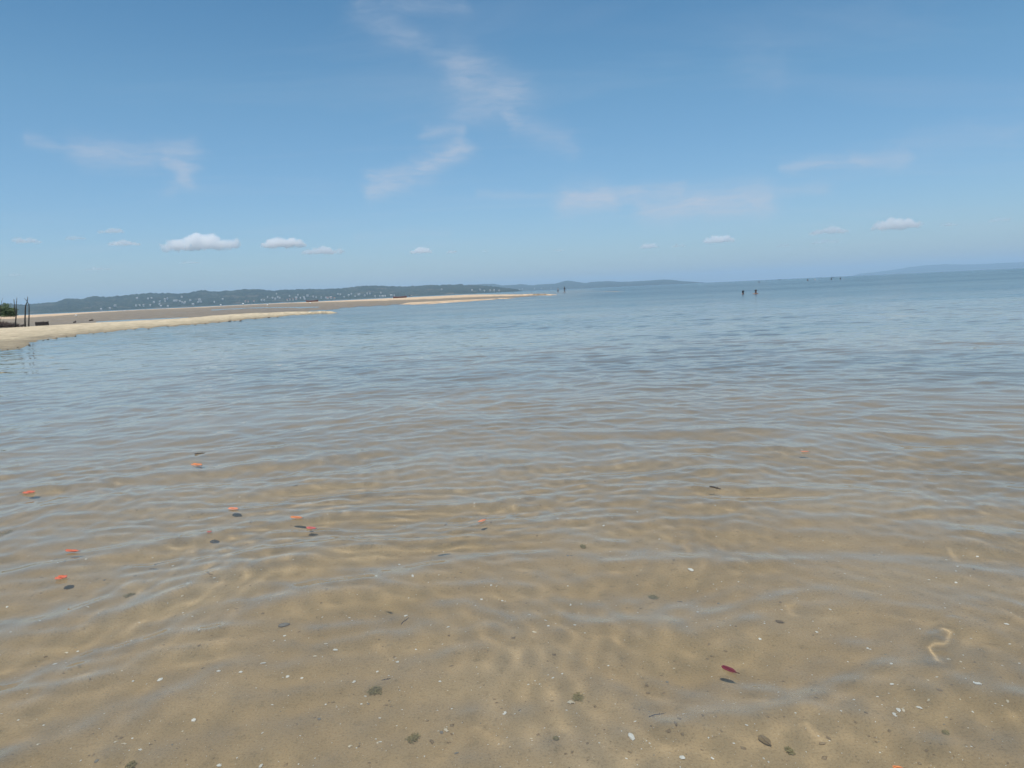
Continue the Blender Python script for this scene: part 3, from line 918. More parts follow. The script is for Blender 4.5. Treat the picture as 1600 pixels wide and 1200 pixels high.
def brush(name, label, x0, x1, y, h, Y, n, seed):
    r = random.Random(seed)
    b = at((x0 + x1) / 2, y, Y)
    e = empty(name, b)
    tag(e, label, 'shrub', 'dry brush behind the sand spit')
    k = b.length / F_PX
    bm = bmesh.new()
    for _ in range(n):
        p = Vector((r.uniform(x0, x1) * k - (x0 + x1) / 2 * k, r.uniform(-0.8, 0.8), -0.05))
        d = Vector((r.gauss(0, 0.5), r.gauss(0, 0.4), 1)).normalized()
        L = h * k * r.uniform(0.4, 1.1) * (1 - 0.5 * max(0, (p.x / (0.5 * (x1 - x0) * k))))
        q = p + d * L * 0.5
        s = q + (d + Vector((r.gauss(0, 0.5), r.gauss(0, 0.4), 0.1))).normalized() * L * 0.5
        tube(bm, [p, q, s], [0.018, 0.013, 0.007], 4)
    o = link('stems', bm_mesh('stems', bm, twig_mat), e)
    o['kind'] = 'stuff'
    return e


brush('dry_shrub', 'tangle of dry brown brush below the mangrove bush', -26, 19, 513.0, 9, YP + 1.2, 1100, 4)
brush('dry_shrub', 'sparse low dry twigs around the foot of the dead poles', 19, 34, 512.6, 3, YP + 0.8, 60, 5)


def lump_mesh(name, sx, sy, sz, mat, seed, sub=2, rough=0.3):
    bm = bmesh.new()
    bmesh.ops.create_icosphere(bm, subdivisions=sub, radius=1.0)
    off = Vector((seed * 7.1, seed * 3.3, seed))
    for v in bm.verts:
        f = 1 + rough * mnoise.noise(v.co * 1.3 + off) + rough * 0.5 * mnoise.noise(v.co * 3.1 + off)
        v.co = Vector((v.co.x * sx * f, v.co.y * sy * f, v.co.z * sz * f))
    return bm_mesh(name, bm, mat, False)


# a low frame of dark stakes left on the flat (the remains of a fish trap)
P = ground(66, 510.2, 0.06)
k = P.length / F_PX
e = empty('timber_frame', P)
tag(e, 'low dark brown timber frame lying on the flat behind the sand spit', 'timber')
for q in range(9):
    bm = bmesh.new()
    x = (-8 + 2 * q) * k
    tube(bm, [(x, 0, -0.1), (x + random.uniform(-.03, .03), 0.02, 0.27 + random.uniform(-.06, .05))], [0.045, 0.035], 6)
    link('stake', bm_mesh('stake', bm, dark_wood), e)
for z in (0.06, 0.15, 0.22):
    bm = bmesh.new()
    tube(bm, [(-8.3 * k, -0.05, z), (0, -0.05, z + 0.01), (8.3 * k, -0.05, z)], [0.05, 0.055, 0.05], 6)
    link('rail', bm_mesh('rail', bm, dark_wood), e)

for (x, y, w, lab) in [(117, 506.8, 4.5, 'short dark driftwood lump on the tidal flat near the timber frame'), (143, 504, 7, 'ragged dark driftwood branch on the tidal flat'), (27, 512.4, 4, 'dark driftwood chunk at the foot of the pronged dead pole'), (35.5, 512.0, 5, 'dark driftwood chunk between the dead poles')]:
    P = ground(x, y, 0.05)
    k = P.length / F_PX
    e = empty('driftwood', P)
    tag(e, lab, 'driftwood')
    bm = bmesh.new()
    L = w * k / 2
    tube(bm, [(-L, 0, 0.02), (-L * .3, 0.05, 0.07), (L * .4, 0, 0.06), (L, -.06, 0.09)], [0.04, 0.07, 0.06, 0.03], 7)
    link('trunk', bm_mesh('trunk', bm, dark_wood), e)
    bm = bmesh.new()
    tube(bm, [(-L * .2, 0, 0.07), (L * .1, .1, 0.16), (L * .35, .15, 0.2)], [0.035, 0.025, 0.012], 6)
    link('branch', bm_mesh('branch', bm, dark_wood), e)

rock_mat = simple_mat('dark_shore_rock', (0.085, 0.075, 0.060), 0.35, 9.0, 0.9, 0.5)
rocks = [lump_mesh('stone', 1, 0.8, 0.55, rock_mat, s, 2) for s in range(4)]
for i, (x, y, w) in enumerate([(68, 533.5, 2.4), (75, 531.8, 3), (88, 530, 3), (28, 544, 2.5), (46, 540, 2.5), (232, 516.5, 2.2), (276.6, 509.2, 3), (262, 513, 2.5), (305, 510.6, 2.4), (321, 508.8, 3.4), (342, 506.5, 3), (359, 505, 5), (367, 504.5, 3), (376, 504.4, 5), (420, 499.3, 4), (434, 498.6, 3), (399, 501.2, 3), (104, 528, 2), (118, 527, 2), (146, 523.5, 1.8), (165, 521.5, 2.2), (196, 518.2, 2), (12, 547.5, 2.2), (211, 516.8, 1.8)]):
    P = ground(x, y, 0.01)
    o = link('stone', rocks[i % 4], None, P)
    s = w * P.length / F_PX / 2
    o.scale = (s, s, s * 0.8)
    o.rotation_euler.z = random.uniform(0, 6)
    tag(o, 'small dark stone at the waterline of the sand spit', 'stone', 'stones along the waterline of the spit')

float_mat = simple_mat('white_foam', (0.78, 0.77, 0.74), 0.05, 5.0, 0.5)
for (x, y, w, lab) in [(118.8, 496.4, 2.4, 'small white float lying on the tidal flat beyond the driftwood'), (345, 479.6, 2.6, 'white float on the pale sand strip below the bare hillside'), (418, 480.6, 2.2, 'white float lying on the dark mud edge below the town'), (484.8, 477.2, 2.4, 'white float lying on the mud in front of the dark red boat'), (380, 477.6, 3, 'white float standing on the sand strip at the start of the clay-roofed houses')]:
    P = ground(x, y, 0.08)
    k = P.length / F_PX
    e = empty('float', P)
    tag(e, lab, 'float', 'white floats stranded on the flat')
    bm = bmesh.new()
    bmesh.ops.create_uvsphere(bm, u_segments=14, v_segments=9, radius=1)
    bmesh.ops.scale(bm, vec=(w * k / 2, w * k / 2.2, w * k / 2.6), verts=bm.verts)
    bmesh.ops.translate(bm, vec=(0, 0, w * k / 3.2), verts=bm.verts)
    link('body', bm_mesh('body', bm, float_mat), e)
    bm = bmesh.new()
    bmesh.ops.create_cone(bm, cap_ends=True, segments=10, radius1=w * k * 0.12, radius2=w * k * 0.10, depth=w * k * 0.25)
    bmesh.ops.translate(bm, vec=(0, 0, w * k * 0.75), verts=bm.verts)
    link('eye', bm_mesh('eye', bm, dark_wood), e)


# ------------------------------------------------------------------ boats
hull_red = simple_mat('rust_red_hull', (0.12, 0.032, 0.026), 0.3, 1.5, 0.7)
hull_dark = simple_mat('dark_hull', (0.04, 0.045, 0.055), 0.3, 1.5, 0.7)
deck_mat = simple_mat('weathered_deck', (0.17, 0.10, 0.075), 0.3, 3.0, 0.8)


def hull_mesh(L, B, H, mat):
    ns, nt_ = 15, 9
    V = []
    for i in range(ns):
        s = i / (ns - 1) * 2 - 1
        wdt = B / 2 * max(0.04, 1 - abs(s) ** 2.6)
        sheer = H * (1 + 0.35 * s * s)
        for j in range(nt_):
            a = j / (nt_ - 1) * 2 - 1
            V.append((s * L / 2 * (1 + 0.06 * abs(a)), wdt * math.copysign(abs(a) ** 0.6, a), sheer * abs(a) ** 1.8))
    return mesh_np('hull', V, grid_quads(ns, nt_), mat)


def boat(label, px, py, lpx, mat, masts, z=0.25, mind=1.0, hgt=0.7, yaw=0.15, group=None):
    P = ground(px, py, z, mind)
    k = P.length / F_PX
    L = lpx * k
    e = empty('boat', P)
    e.rotation_euler.z = -math.atan2(P.x, P.y) + yaw
    tag(e, label, 'boat', group)
    o = link('hull', hull_mesh(L, L * 0.24, hgt, mat), e)
    sm = o.modifiers.new('thickness', 'SOLIDIFY')
    sm.thickness = 0.06
    bm = bmesh.new()
    bmesh.ops.create_grid(bm, x_segments=6, y_segments=2, size=0.5)
    bmesh.ops.scale(bm, vec=(L * 0.72, L * 0.17, 1), verts=bm.verts)
    bmesh.ops.translate(bm, vec=(0, 0, hgt * 0.72), verts=bm.verts)
    d = link('deck', bm_mesh('deck', bm, deck_mat, False), e)
    d.modifiers.new('thickness', 'SOLIDIFY').thickness = 0.05
    for (fx, hm, r) in masts:
        bm = bmesh.new()
        tube(bm, [(fx * L, 0, hgt * 0.3), (fx * L + 0.03, 0, hgt + hm * 0.5), (fx * L + random.uniform(-.1, .1), 0, hgt + hm)], [r, r * 0.8, r * 0.5], 6)
        link('mast', bm_mesh('mast', bm, dark_wood), e)
    return e


boat('rust red wooden boat with several thin masts stranded on the sand strip', 625, 468.4, 20, hull_red, [(-0.3, 2.6, 0.05), (-0.12, 3.2, 0.05), (0.02, 2.4, 0.045), (0.16, 3.4, 0.05), (0.33, 2.6, 0.045)], 0.2, 1.9, 0.9, 0.1)
boat('low dark red boat hull without masts on the sand below the town', 488, 474.2, 17, hull_red, [(0.25, 0.9, 0.05)], 0.2, 1.9, 1.0, 0.05)
boat('small dark boat alone on the horizon between the swimmers', 1218, 433.6, 4.6, hull_dark, [(0.1, 0.7, 0.05)], -0.1, 1.4, 0.6, 0.1, 'small boats on the horizon')
boat('tiny dark boat on the horizon behind two bathers', 1301, 430.2, 3.6, hull_dark, [(-0.1, 0.6, 0.05)], -0.1, 1.4, 0.6, -0.1, 'small boats on the horizon')


# ------------------------------------------------------------------ people
skin_mat = simple_mat('skin', (0.20, 0.105, 0.070), 0.1, 5.0, 0.5)
skin_pale = simple_mat('skin_light', (0.42, 0.25, 0.19), 0.1, 5.0, 0.5)
hair_mat = simple_mat('dark_hair', (0.012, 0.010, 0.012), 0.2, 20.0, 0.6)
navy = simple_mat('navy_cloth', (0.014, 0.020, 0.038), 0.2, 6.0, 0.8)
white_cloth = simple_mat('white_cloth', (0.66, 0.68, 0.72), 0.06, 6.0, 0.8)
red_cloth = simple_mat('dark_red_cloth', (0.10, 0.02, 0.03), 0.2, 6.0, 0.8)


def skinned(name, pts, edges, root, mat, parent, sub=2):
    me = bpy.data.meshes.new(name)
    me.from_pydata([p[0] for p in pts], edges, [])
    o = link(name, me, parent)
    sk = o.modifiers.new('skin', 'SKIN')
    sk.use_smooth_shade = True
    lay = me.skin_vertices[0].data if me.skin_vertices else None
    if lay is None:
        bpy.context.view_layer.objects.active = o
        me.skin_vertices.new() if hasattr(me.skin_vertices, 'new') else None
        lay = me.skin_vertices[0].data
    for i, p in enumerate(pts):
        r = p[1]
        lay[i].radius = r if isinstance(r, tuple) else (r, r)
        lay[i].use_root = (i == root)
    s = o.modifiers.new('smooth', 'SUBSURF')
    s.levels = s.render_levels = sub
    me.materials.append(mat)
    return o


def person(label, P, yaw, legs, arms, body_mat, top_mat=None, short_mat=None, hair=hair_mat, cap=None, group=None, height=1.68):
    """legs: two (knee offset, foot offset) along the walk; arms: two (elbow, hand) offsets from the shoulder"""
    e = empty('person', P)
    e.rotation_euler.z = yaw
    s = height / 1.68
    e.scale = (s, s, s)
    tag(e, label, 'person', group)
    pts = [((0, 0, 0.90), (0.135, 0.10)), ((0, 0, 1.08), (0.115, 0.085)), ((0, 0, 1.28), (0.15, 0.095)), ((0, 0, 1.39), (0.10, 0.07)), ((0, 0.0, 1.45), (0.05, 0.05)), ((0, 0.01, 1.53), (0.068, 0.078)), ((0, 0.015, 1.60), (0.072, 0.088)), ((0, 0.01, 1.66), (0.05, 0.06)), ((0, 0.10, 1.555), (0.012, 0.014))]
    ed = [(0, 1), (1, 2), (2, 3), (3, 4), (4, 5), (5, 6), (6, 7), (5, 8)]
    for sd, (kn, ft) in zip((-1, 1), legs):
        b = len(pts)
        pts += [((sd * 0.09, 0, 0.84), 0.085), ((sd * 0.10, kn, 0.47), 0.058), ((sd * 0.10, ft - 0.02, 0.24), 0.052), ((sd * 0.10, ft, 0.07), 0.036), ((sd * 0.11, ft + 0.13, 0.03), 0.032)]
        ed += [(0, b), (b, b + 1), (b + 1, b + 2), (b + 2, b + 3), (b + 3, b + 4)]
    for sd, (el, hd) in zip((-1, 1), arms):
        b = len(pts)
        sh = Vector((sd * 0.19, 0, 1.36))
        hd_ = Vector(hd)
        d = (hd_ - Vector(el)).normalized()
        pts += [(tuple(sh), 0.052), (tuple(sh + Vector((sd * el[0], el[1], el[2]))), 0.04), (tuple(sh + Vector((sd * hd[0], hd[1], hd[2]))), 0.028)]
        tip = sh + Vector((sd * hd[0], hd[1], hd[2])) + Vector((sd * d.x, d.y, d.z)) * 0.09
        pts.append((tuple(tip), (0.034, 0.016)))
        ed += [(3, b), (b, b + 1), (b + 1, b + 2), (b + 2, b + 3)]
        for q in range(-2, 3):      # five fingers
            c = len(pts)
            ln = (0.045, 0.07, 0.08, 0.075, 0.06)[q + 2]
            f1 = tip + Vector((sd * d.x, d.y, d.z)) * ln * 0.5 + Vector((0, q * 0.014, 0))
            f2 = tip + Vector((sd * d.x, d.y, d.z)) * ln + Vector((0, q * 0.017 + 0.008, 0))
            pts += [(tuple(f1), 0.008), (tuple(f2), 0.007)]
            ed += [(b + 3, c), (c, c + 1)]
    skinned('body', pts, ed, 0, body_mat, e, 1)
    bm = bmesh.new()
    bmesh.ops.create_uvsphere(bm, u_segments=16, v_segments=10, radius=1)
    for v in list(bm.verts):
        if v.co.z < -0.35 or (v.co.y > 0.35 and v.co.z < 0.25):
            bm.verts.remove(v)
    for v in bm.verts:
        v.co = Vector((v.co.x * 0.092, v.co.y * 0.108 - 0.004, v.co.z * 0.10 + 1.605))
    h = link('cap' if cap else 'hair', bm_mesh('hair', bm, cap or hair), e)
    h.modifiers.new('thickness', 'SOLIDIFY').thickness = 0.012
    if top_mat:
        tp = [((0, 0, 0.93), (0.15, 0.115)), ((0, 0, 1.08), (0.132, 0.10)), ((0, 0, 1.28), (0.165, 0.11)), ((0, 0, 1.385), (0.115, 0.085))]
        te = [(0, 1), (1, 2), (2, 3)]
        for sd, (el, hd) in zip((-1, 1), arms):
            b = len(tp)
            tp += [((sd * 0.185, 0, 1.355), 0.066), ((sd * (0.19 + el[0] * 0.6), el[1] * 0.6, 1.36 + el[2] * 0.6), 0.055)]
            te += [(3, b), (b, b + 1)]
        skinned('shirt', tp, te, 0, top_mat, e, 1)
    if short_mat:
        tp = [((0, 0, 0.98), (0.145, 0.11)), ((0, 0, 0.90), (0.15, 0.115))]
        te = [(0, 1)]
        for sd, (kn, ft) in zip((-1, 1), legs):
            b = len(tp)
            tp += [((sd * 0.095, 0, 0.82), 0.10), ((sd * 0.10, kn * 0.75, 0.56), 0.085)]
            te += [(1, b), (b, b + 1)]
        skinned('shorts', tp, te, 0, short_mat, e, 1)
    return e


down = ((0.03, -0.02, -0.27), (0.03, 0.05, -0.50))
swing = ((0.03, 0.12, -0.25), (0.03, 0.30, -0.42))
back = ((0.03, -0.12, -0.25), (0.03, -0.18, -0.48))
PWALK = ground(877, 458.4)
person('walking person in white shirt and dark shorts wading far out in the shallows', ground(872, 458.3, -0.06), R(60), [(0.14, 0.20), (-0.02, -0.26)], [swing, back], skin_mat, white_cloth, navy, None or hair_mat, None, 'people wading beyond the sandbar', 1.62)
person('walking person in dark clothes wading beside the one in white shirt', ground(882.2, 458.5, -0.06), R(-70), [(0.16, 0.26), (0.0, -0.28)], [back, swing], skin_mat, navy, navy, hair_mat, None, 'people wading beyond the sandbar', 1.78)
for (px, py, hgt, lab) in [(640.2, 466.8, 1.7, 'distant person standing on the sand beside the boat with masts'), (643.2, 466.6, 1.7, 'distant person on the sand, farther from the boat with masts')]:
    person(lab, ground(px, py, 0.24, 1.9), R(20), [(0.03, 0.0), (0.02, -0.05)], [down, down], skin_mat, navy if px < 642 else white_cloth, navy, group='people standing by the stranded boat')


def bather(label, px, py, emerge, yaw, arms, skn, cap=None, top=None, group='bathers in deeper water', mind=1.0):
    P = ground(px, py, 0.0, mind)
    P.z = emerge - 1.68
    return person(label, P, yaw, [(0.05, 0.0), (0.02, -0.08)], arms, skn, top, None, hair_mat, cap, group)


out_arm = ((0.22, 0.10, -0.02), (0.42, 0.22, -0.05))
bather('bather with only a dark reddish head above the water, near another bather', 1161, 457.0, 0.27, R(15), [down, down], skin_mat)
bather('bather showing dark head, bare shoulders and one arm, near a head in the water', 1181, 456.8, 0.31, R(170), [down, ((0.13, 0.06, -0.04), (0.22, 0.16, -0.06))], skin_mat)
bather('lone far bather with raised arm below the small boat on the horizon', 1186, 438.6, 0.72, R(30), [((0.2, 0.05, 0.12), (0.32, 0.1, 0.32)), down], skin_mat, mind=4.2)
bather('far bather with dark head and pale chest beside the white-capped one', 1262, 436.0, 0.72, R(160), [down, down], skin_mat, None, None, mind=4.6)
bather('far bather in white cap and shirt', 1273.5, 434.6, 0.7, R(200), [down, out_arm], skin_mat, white_cloth, white_cloth, mind=4.6)
bather('far bather in dark clothes in front of the tiny boat', 1299, 434.2, 0.7, R(180), [down, down], skin_mat, None, navy, mind=4.6)
bather('far bather in dark clothes next to a pale swimmer', 1313, 433.2, 0.72, R(180), [down, down], skin_mat, None, navy, mind=4.6)
bather('far pale swimmer low in the water next to a bather in dark clothes', 1318.3, 432.8, 0.28, R(180), [down, down], skin_pale, white_cloth, None, mind=4.6)


# ------------------------------------------------------------------ floating leaves and twigs
def leaf_paint(name, col, vein):
    m, nt, out = material(name)
    tc = nt.n('ShaderNodeTexCoord').outputs['Object']
    nz = nt.noise(tc, 60.0, 4.0, 0.6)
    c = nt.mix(nt.ramp(nz, [(0.4, 0.0), (0.75, 0.7)]), col, vein)
    bs = nt.n('ShaderNodeBsdfPrincipled', inp={'Base Color': c, 'Roughness': 0.45})
    nt.t.links.new(bs.outputs[0], out.inputs[0])
    return m


stem_mat = simple_mat('leaf_stem', (0.05, 0.02, 0.015), 0.2, 30.0, 0.7)
LEAF_COL = {'crimson': ((0.145, 0.016, 0.026), (0.075, 0.012, 0.016)), 'orange_red': ((0.56, 0.13, 0.06), (0.36, 0.07, 0.03)), 'orange': ((0.60, 0.21, 0.07), (0.42, 0.13, 0.05)), 'pale_orange': ((0.66, 0.24, 0.12), (0.5, 0.15, 0.08)), 'pink': ((0.52, 0.12, 0.10), (0.36, 0.07, 0.06)), 'slate': ((0.07, 0.075, 0.075), (0.04, 0.04, 0.04)), 'brown': ((0.20, 0.14, 0.07), (0.12, 0.08, 0.04))}
LEAF_MAT = {k: leaf_paint('leaf_' + k, *v) for k, v in LEAF_COL.items()}


def leaf(label, x0, y0, x1, y1, col, wid=0.32, curl=0.12, stem=0.0, sunk=False, cat='leaf', group='fallen leaves floating on the water'):
    f = bed_point if sunk else (lambda a, b: ground(a, b))
    A, B = f(x0, y0), f(x1, y1)
    C = (A + B) / 2
    L = (B - A).length * 0.86
    C.z = (C.z + 0.006) if sunk else float(wave_height(np.array([C.x]), np.array([C.y]), np.array([0.01]))[0]) + 0.0045
    e = empty('leaf', C)
    e.rotation_euler.z = math.atan2(B.y - A.y, B.x - A.x)
    tag(e, label, cat, group)
    n1, n2 = 15, 7
    V = []
    Lb = L * (1 - stem)
    for i in range(n1):
        t = i / (n1 - 1)
        w = L * wid / 2 * (math.sin(math.pi * min(1, t * 0.94 + 0.05)) ** 0.75) * (1.12 - 0.35 * t) + 0.0006
        for j in range(n2):
            s = j / (n2 - 1) * 2 - 1
            z = curl * L * (0.18 * s * s * 1.0 + 0.35 * (2 * t - 1) ** 2 * 0.5 + 0.05 * math.sin(9 * t + 3 * s))
            V.append((-L / 2 + t * Lb, s * w * (1 + 0.06 * math.sin(11 * t + s)), z))
    o = link('blade', mesh_np('blade', V, grid_quads(n1, n2), LEAF_MAT[col]), e)
    o.modifiers.new('thickness', 'SOLIDIFY').thickness = 0.0006
    bm = bmesh.new()
    tube(bm, [(-L * 0.42, 0, 0.001 + curl * L * 0.12), (0, 0, 0.0008), (-L / 2 + Lb, 0, 0.001 + curl * L * 0.16), (L / 2, L * 0.03, 0.002 + curl * L * 0.1)], [0.0004, 0.0007, 0.001, 0.0014], 6)
    q = link('stem', bm_mesh('stem', bm, stem_mat), e)
    if sunk:
        o.cycles.is_caustics_receiver = True
        q.cycles.is_caustics_receiver = True
    return e


leaf('dark crimson oval leaf with a dark stem floating over pale sand', 1126, 1035, 1157, 1050, 'crimson', 0.36, 0.05, 0.14)
leaf('long narrow orange-red leaf with curled edge floating', 101, 861.5, 127, 863.5, 'orange_red', 0.34, 0.22, 0.05)
leaf('crumpled bright orange-red leaf near the long narrow one', 89, 905, 105, 907, 'orange_red', 0.95, 0.35, 0.05)
leaf('pale orange leaf floating above its dark shadow', 357, 795, 374, 798, 'pale_orange', 0.5, 0.1, 0.05)
leaf('flat orange leaf floating beside a small pink leaf', 453, 811, 476, 814, 'orange', 0.42, 0.08, 0.05)
leaf('small pink-red leaf beside the flat orange leaf', 478, 821, 496, 824, 'pink', 0.45, 0.08, 0.05)
leaf('golden orange leaf floating farthest out from the sand spit', 300, 725.5, 317, 728.5, 'orange', 0.5, 0.2, 0.05)
leaf('faded orange-red leaf with a dark fragment beside it', 40, 770, 53, 772.5, 'orange_red', 0.8, 0.2, 0.05)
leaf('dark leaf fragment touching the faded orange-red leaf', 30, 772, 37, 771.5, 'slate', 0.5, 0.2, 0.05)
leaf('small salmon leaf floating alone', 747, 819, 761, 813.5, 'pale_orange', 0.4, 0.1, 0.05)
leaf('pale orange oval leaf floating alone in bluish water', 1250, 709, 1267, 709.5, 'pale_orange', 0.55, 0.08, 0.05)
leaf('vivid orange leaf tip in the nearest shallows', 1393, 1197, 1416, 1201, 'orange', 0.5, 0.15, 0.05)
leaf('tiny pink leaf above a dark sunken leaf', 324, 836, 332, 837, 'pink', 0.6, 0.1, 0.05)
leaf('dark slate leaf sunken below the tiny pink leaf', 329, 842, 340, 850, 'slate', 0.5, 0.1, 0.05, True, group='sunken leaves on the seabed')
leaf('dark brown sunken leaf curled on the sand', 1209, 972, 1226, 975, 'brown', 0.6, 0.25, 0.05, True, group='sunken leaves on the seabed')
leaf('olive brown sunken leaf half buried beside weed', 1182, 1148, 1202, 1166, 'brown', 0.6, 0.25, 0.05, True, group='sunken leaves on the seabed')


def twig(label, x0, y0, x1, y1, r, mat, sunk=False):
    f = bed_point if sunk else (lambda a, b: ground(a, b))
    A, B = f(x0, y0), f(x1, y1)
    C = (A + B) / 2
    if not sunk:
        C.z = float(wave_height(np.array([C.x]), np.array([C.y]), np.array([0.01]))[0]) + r * 0.5
    e = empty('twig', C)
    tag(e, label, 'twig', 'broken twigs in the shallows')
    d = B - A
    d.z = 0
    s = Vector((-d.y, d.x, 0)) * 0.06
    bm = bmesh.new()
    tube(bm, [-d / 2, -d / 6 + s, d / 6 - s * 0.4, d / 2], [r * 0.7, r, r * 0.9, r * 0.5], 7)
    o = link('stem', bm_mesh('stem', bm, mat), e)
    bm = bmesh.new()
    tube(bm, [d * 0.05, d * 0.2 + s * 2.2 + Vector((0, 0, r))], [r * 0.5, r * 0.25], 6)
    q = link('side_shoot', bm_mesh('side_shoot', bm, mat), e)
    if sunk:
        o.cycles.is_caustics_receiver = q.cycles.is_caustics_receiver = True


twig('straight dark twig floating with its shadow beneath', 1109, 763, 1126, 767, 0.004, dark_wood)
twig('thin dark twig floating near the golden orange leaf', 304, 710, 321, 708.5, 0.004, dark_wood)
twig('brown twig lying on the sand beside a shorter bent one', 242, 883, 261, 877.5, 0.005, twig_mat, True)
twig('short bent brown twig on the sand beside a longer one', 234, 888, 249, 890, 0.005, dark_wood, True)
twig('small black twig end lying on the sand', 648, 841.5, 657, 840, 0.005, dark_wood, True)
twig('thin brown twig on the sand among small shells', 598, 1063, 613, 1060, 0.003, twig_mat, True)
twig('brown twig with weed lying between pale shell bits', 1014, 1128, 1042, 1118, 0.003, twig_mat, True)
twig('slender brown twig lying by a shell ring', 628, 973, 640, 963, 0.0025, twig_mat, True)
twig('short dark twig on the sand above the brown sunken leaf', 1058, 936, 1067, 938, 0.003, dark_wood, True)


# ------------------------------------------------------------------ weed, pebbles and shells on the seabed
weed_mat = leaf_mat('green_weed', (0.24, 0.20, 0.075), (0.38, 0.32, 0.14))
for i, (x, y, w, lab) in enumerate([(905, 1091, 24, 'olive green weed tuft with a shell at its foot'), (646, 1155, 24, 'dark olive weed tuft between scattered shell bits'), (10, 832, 22, 'brown weed patch by the faded leaves'), (199, 931, 18, 'dark brown weed clump on rippled sand'), (1231, 1168, 16, 'dark weed clump near the vivid orange leaf tip'), (1480, 1150, 12, 'small round dark weed spot on the sand'), (909, 854, 14, 'faint grey-green weed spot on the sand'), (1020, 931, 16, 'loose brown weed strands on the sand'), (586, 1079, 22, 'flat brown weed streak on the sand'), (203, 1198, 18, 'green weed tuft in the nearest shallows'), (870, 1160, 12, 'small olive weed tuft lying alone')]):
    P = bed_point(x, y)
    k = P.length / F_PX
    e = empty('seaweed', P)
    tag(e, lab, 'seaweed', 'weed tufts on the seabed')
    r_ = w * k / 2
    o = link('fronds', leaf_cloud('fronds', weed_mat, [((random.uniform(-.4, .4) * r_, random.uniform(-.5, .5) * r_, 0.006), (r_ * 0.7, r_ * 0.9, 0.008)) for _ in range(6)], 260, 0.0035, 50 + i), e)
    o['kind'] = 'stuff'
    o.cycles.is_caustics_receiver = True

pebble_mats = [simple_mat('grey_pebble', (0.21, 0.195, 0.17), 0.3, 60.0), simple_mat('brown_pebble', (0.25, 0.18, 0.105), 0.3, 60.0)]
peb = [lump_mesh('pebble', 1, 0.75, 0.45, pebble_mats[s % 2], s + 20, 2, 0.25) for s in range(4)]


PL = 'pebble'
SHL = 'shell'


def on_bed(name, me, px, py, wpx, label, cat, group, flat=1.0, sink=0.3):
    P = bed_point(px, py)
    s = wpx * (P - Vector((0, 0, CAM_H))).length / F_PX / 2
    o = link(name, me, None, P + Vector((0, 0, s * 0.45 * flat * (1 - sink))))
    o.scale = (s, s, s * flat)
    o.rotation_euler = (random.uniform(-.25, .25), random.uniform(-.25, .25), random.uniform(0, 6.28))
    o.cycles.is_caustics_receiver = True
    if label == PL:
        label = 'small %s pebble half buried in the sandy seabed' % ('grey' if peb.index(me) % 2 == 0 else 'brown')
    elif label == SHL:
        k_ = shells.index(me)
        label = '%s %s shell %s on the sandy seabed' % ('tiny' if wpx < 3.2 else 'small' if wpx < 6 else 'larger', 'white' if k_ % 4 else 'cream', 'with a chipped edge lying' if k_ % 3 == 1 else 'lying')
    return tag(o, label, cat, group)


on_bed('pebble', peb[0], 443, 975, 15, 'largest smooth grey pebble half sunk in the sand', 'pebble', 'pebbles on the seabed')
on_bed('pebble', peb[1], 1012, 1080, 8, 'round brown pebble near the crimson leaf', 'pebble', 'pebbles on the seabed')
r = random.Random(77)
for (x, y, w) in [(1040, 1063, 8), (1064, 1070, 6), (1057, 1140, 7), (1066, 1148, 8), (1012, 964, 5), (1124, 940, 8), (887, 870, 7), (1132, 974, 6), (1150, 981, 5), (864, 1097, 7), (500, 1123, 9), (690, 1147, 9), (713, 1180, 10), (1470, 1085, 9), (1283, 1158, 9), (1355, 1147, 6), (1441, 1187, 7), (1268, 990, 6), (1386, 1023, 5), (163, 904, 6), (155, 1190, 7), (268, 1165, 5), (87, 873, 8), (64, 903, 7), (245, 842, 9), (258, 1007, 5), (605, 1100, 8), (576, 1097, 6)]:
    on_bed('pebble', peb[r.randrange(4)], x, y, w * 0.7, PL, 'pebble', 'pebbles on the seabed')
for _ in range(45):
    y = 700 + 495 * r.random() ** 0.8
    on_bed('pebble', peb[r.randrange(4)], r.uniform(2, 1598), y, r.uniform(1.6, 3.4) * (0.45 + 0.65 * (y - 700) / 500), PL, 'pebble', 'pebbles on the seabed')


def shell_mesh(seed, mat):
    rr = random.Random(seed)
    n, rings = 12, 4
    V, Qs = [(0, -0.55, 0.34)], []
    for i in range(1, rings + 1):
        t = i / rings
        for j in range(n):
            a = 2 * math.pi * j / n
            rad = t * (1 + 0.10 * rr.uniform(-1, 1) + 0.06 * math.cos(6 * a))
            V.append((rad * math.cos(a) * 0.95, rad * math.sin(a) * 0.7 * (1.15 if math.sin(a) > 0 else 0.8) - 0.55 * (1 - t), 0.40 * (1 - t ** 2.2) + 0.03 * (j % 2) * t))
    bm = bmesh.new()
    vs = [bm.verts.new(v) for v in V]
    for j in range(n):
        bm.faces.new((vs[0], vs[1 + j], vs[1 + (j + 1) % n]))
    for i in range(rings - 1):
        for j in range(n):
            a, b = 1 + i * n + j, 1 + i * n + (j + 1) % n
            if i == rings - 2 and seed % 3 == 1 and j in (2, 3):
                continue
            bm.faces.new((vs[a], vs[a + n], vs[b + n], vs[b]))
    return bm_mesh('shell', bm, mat)


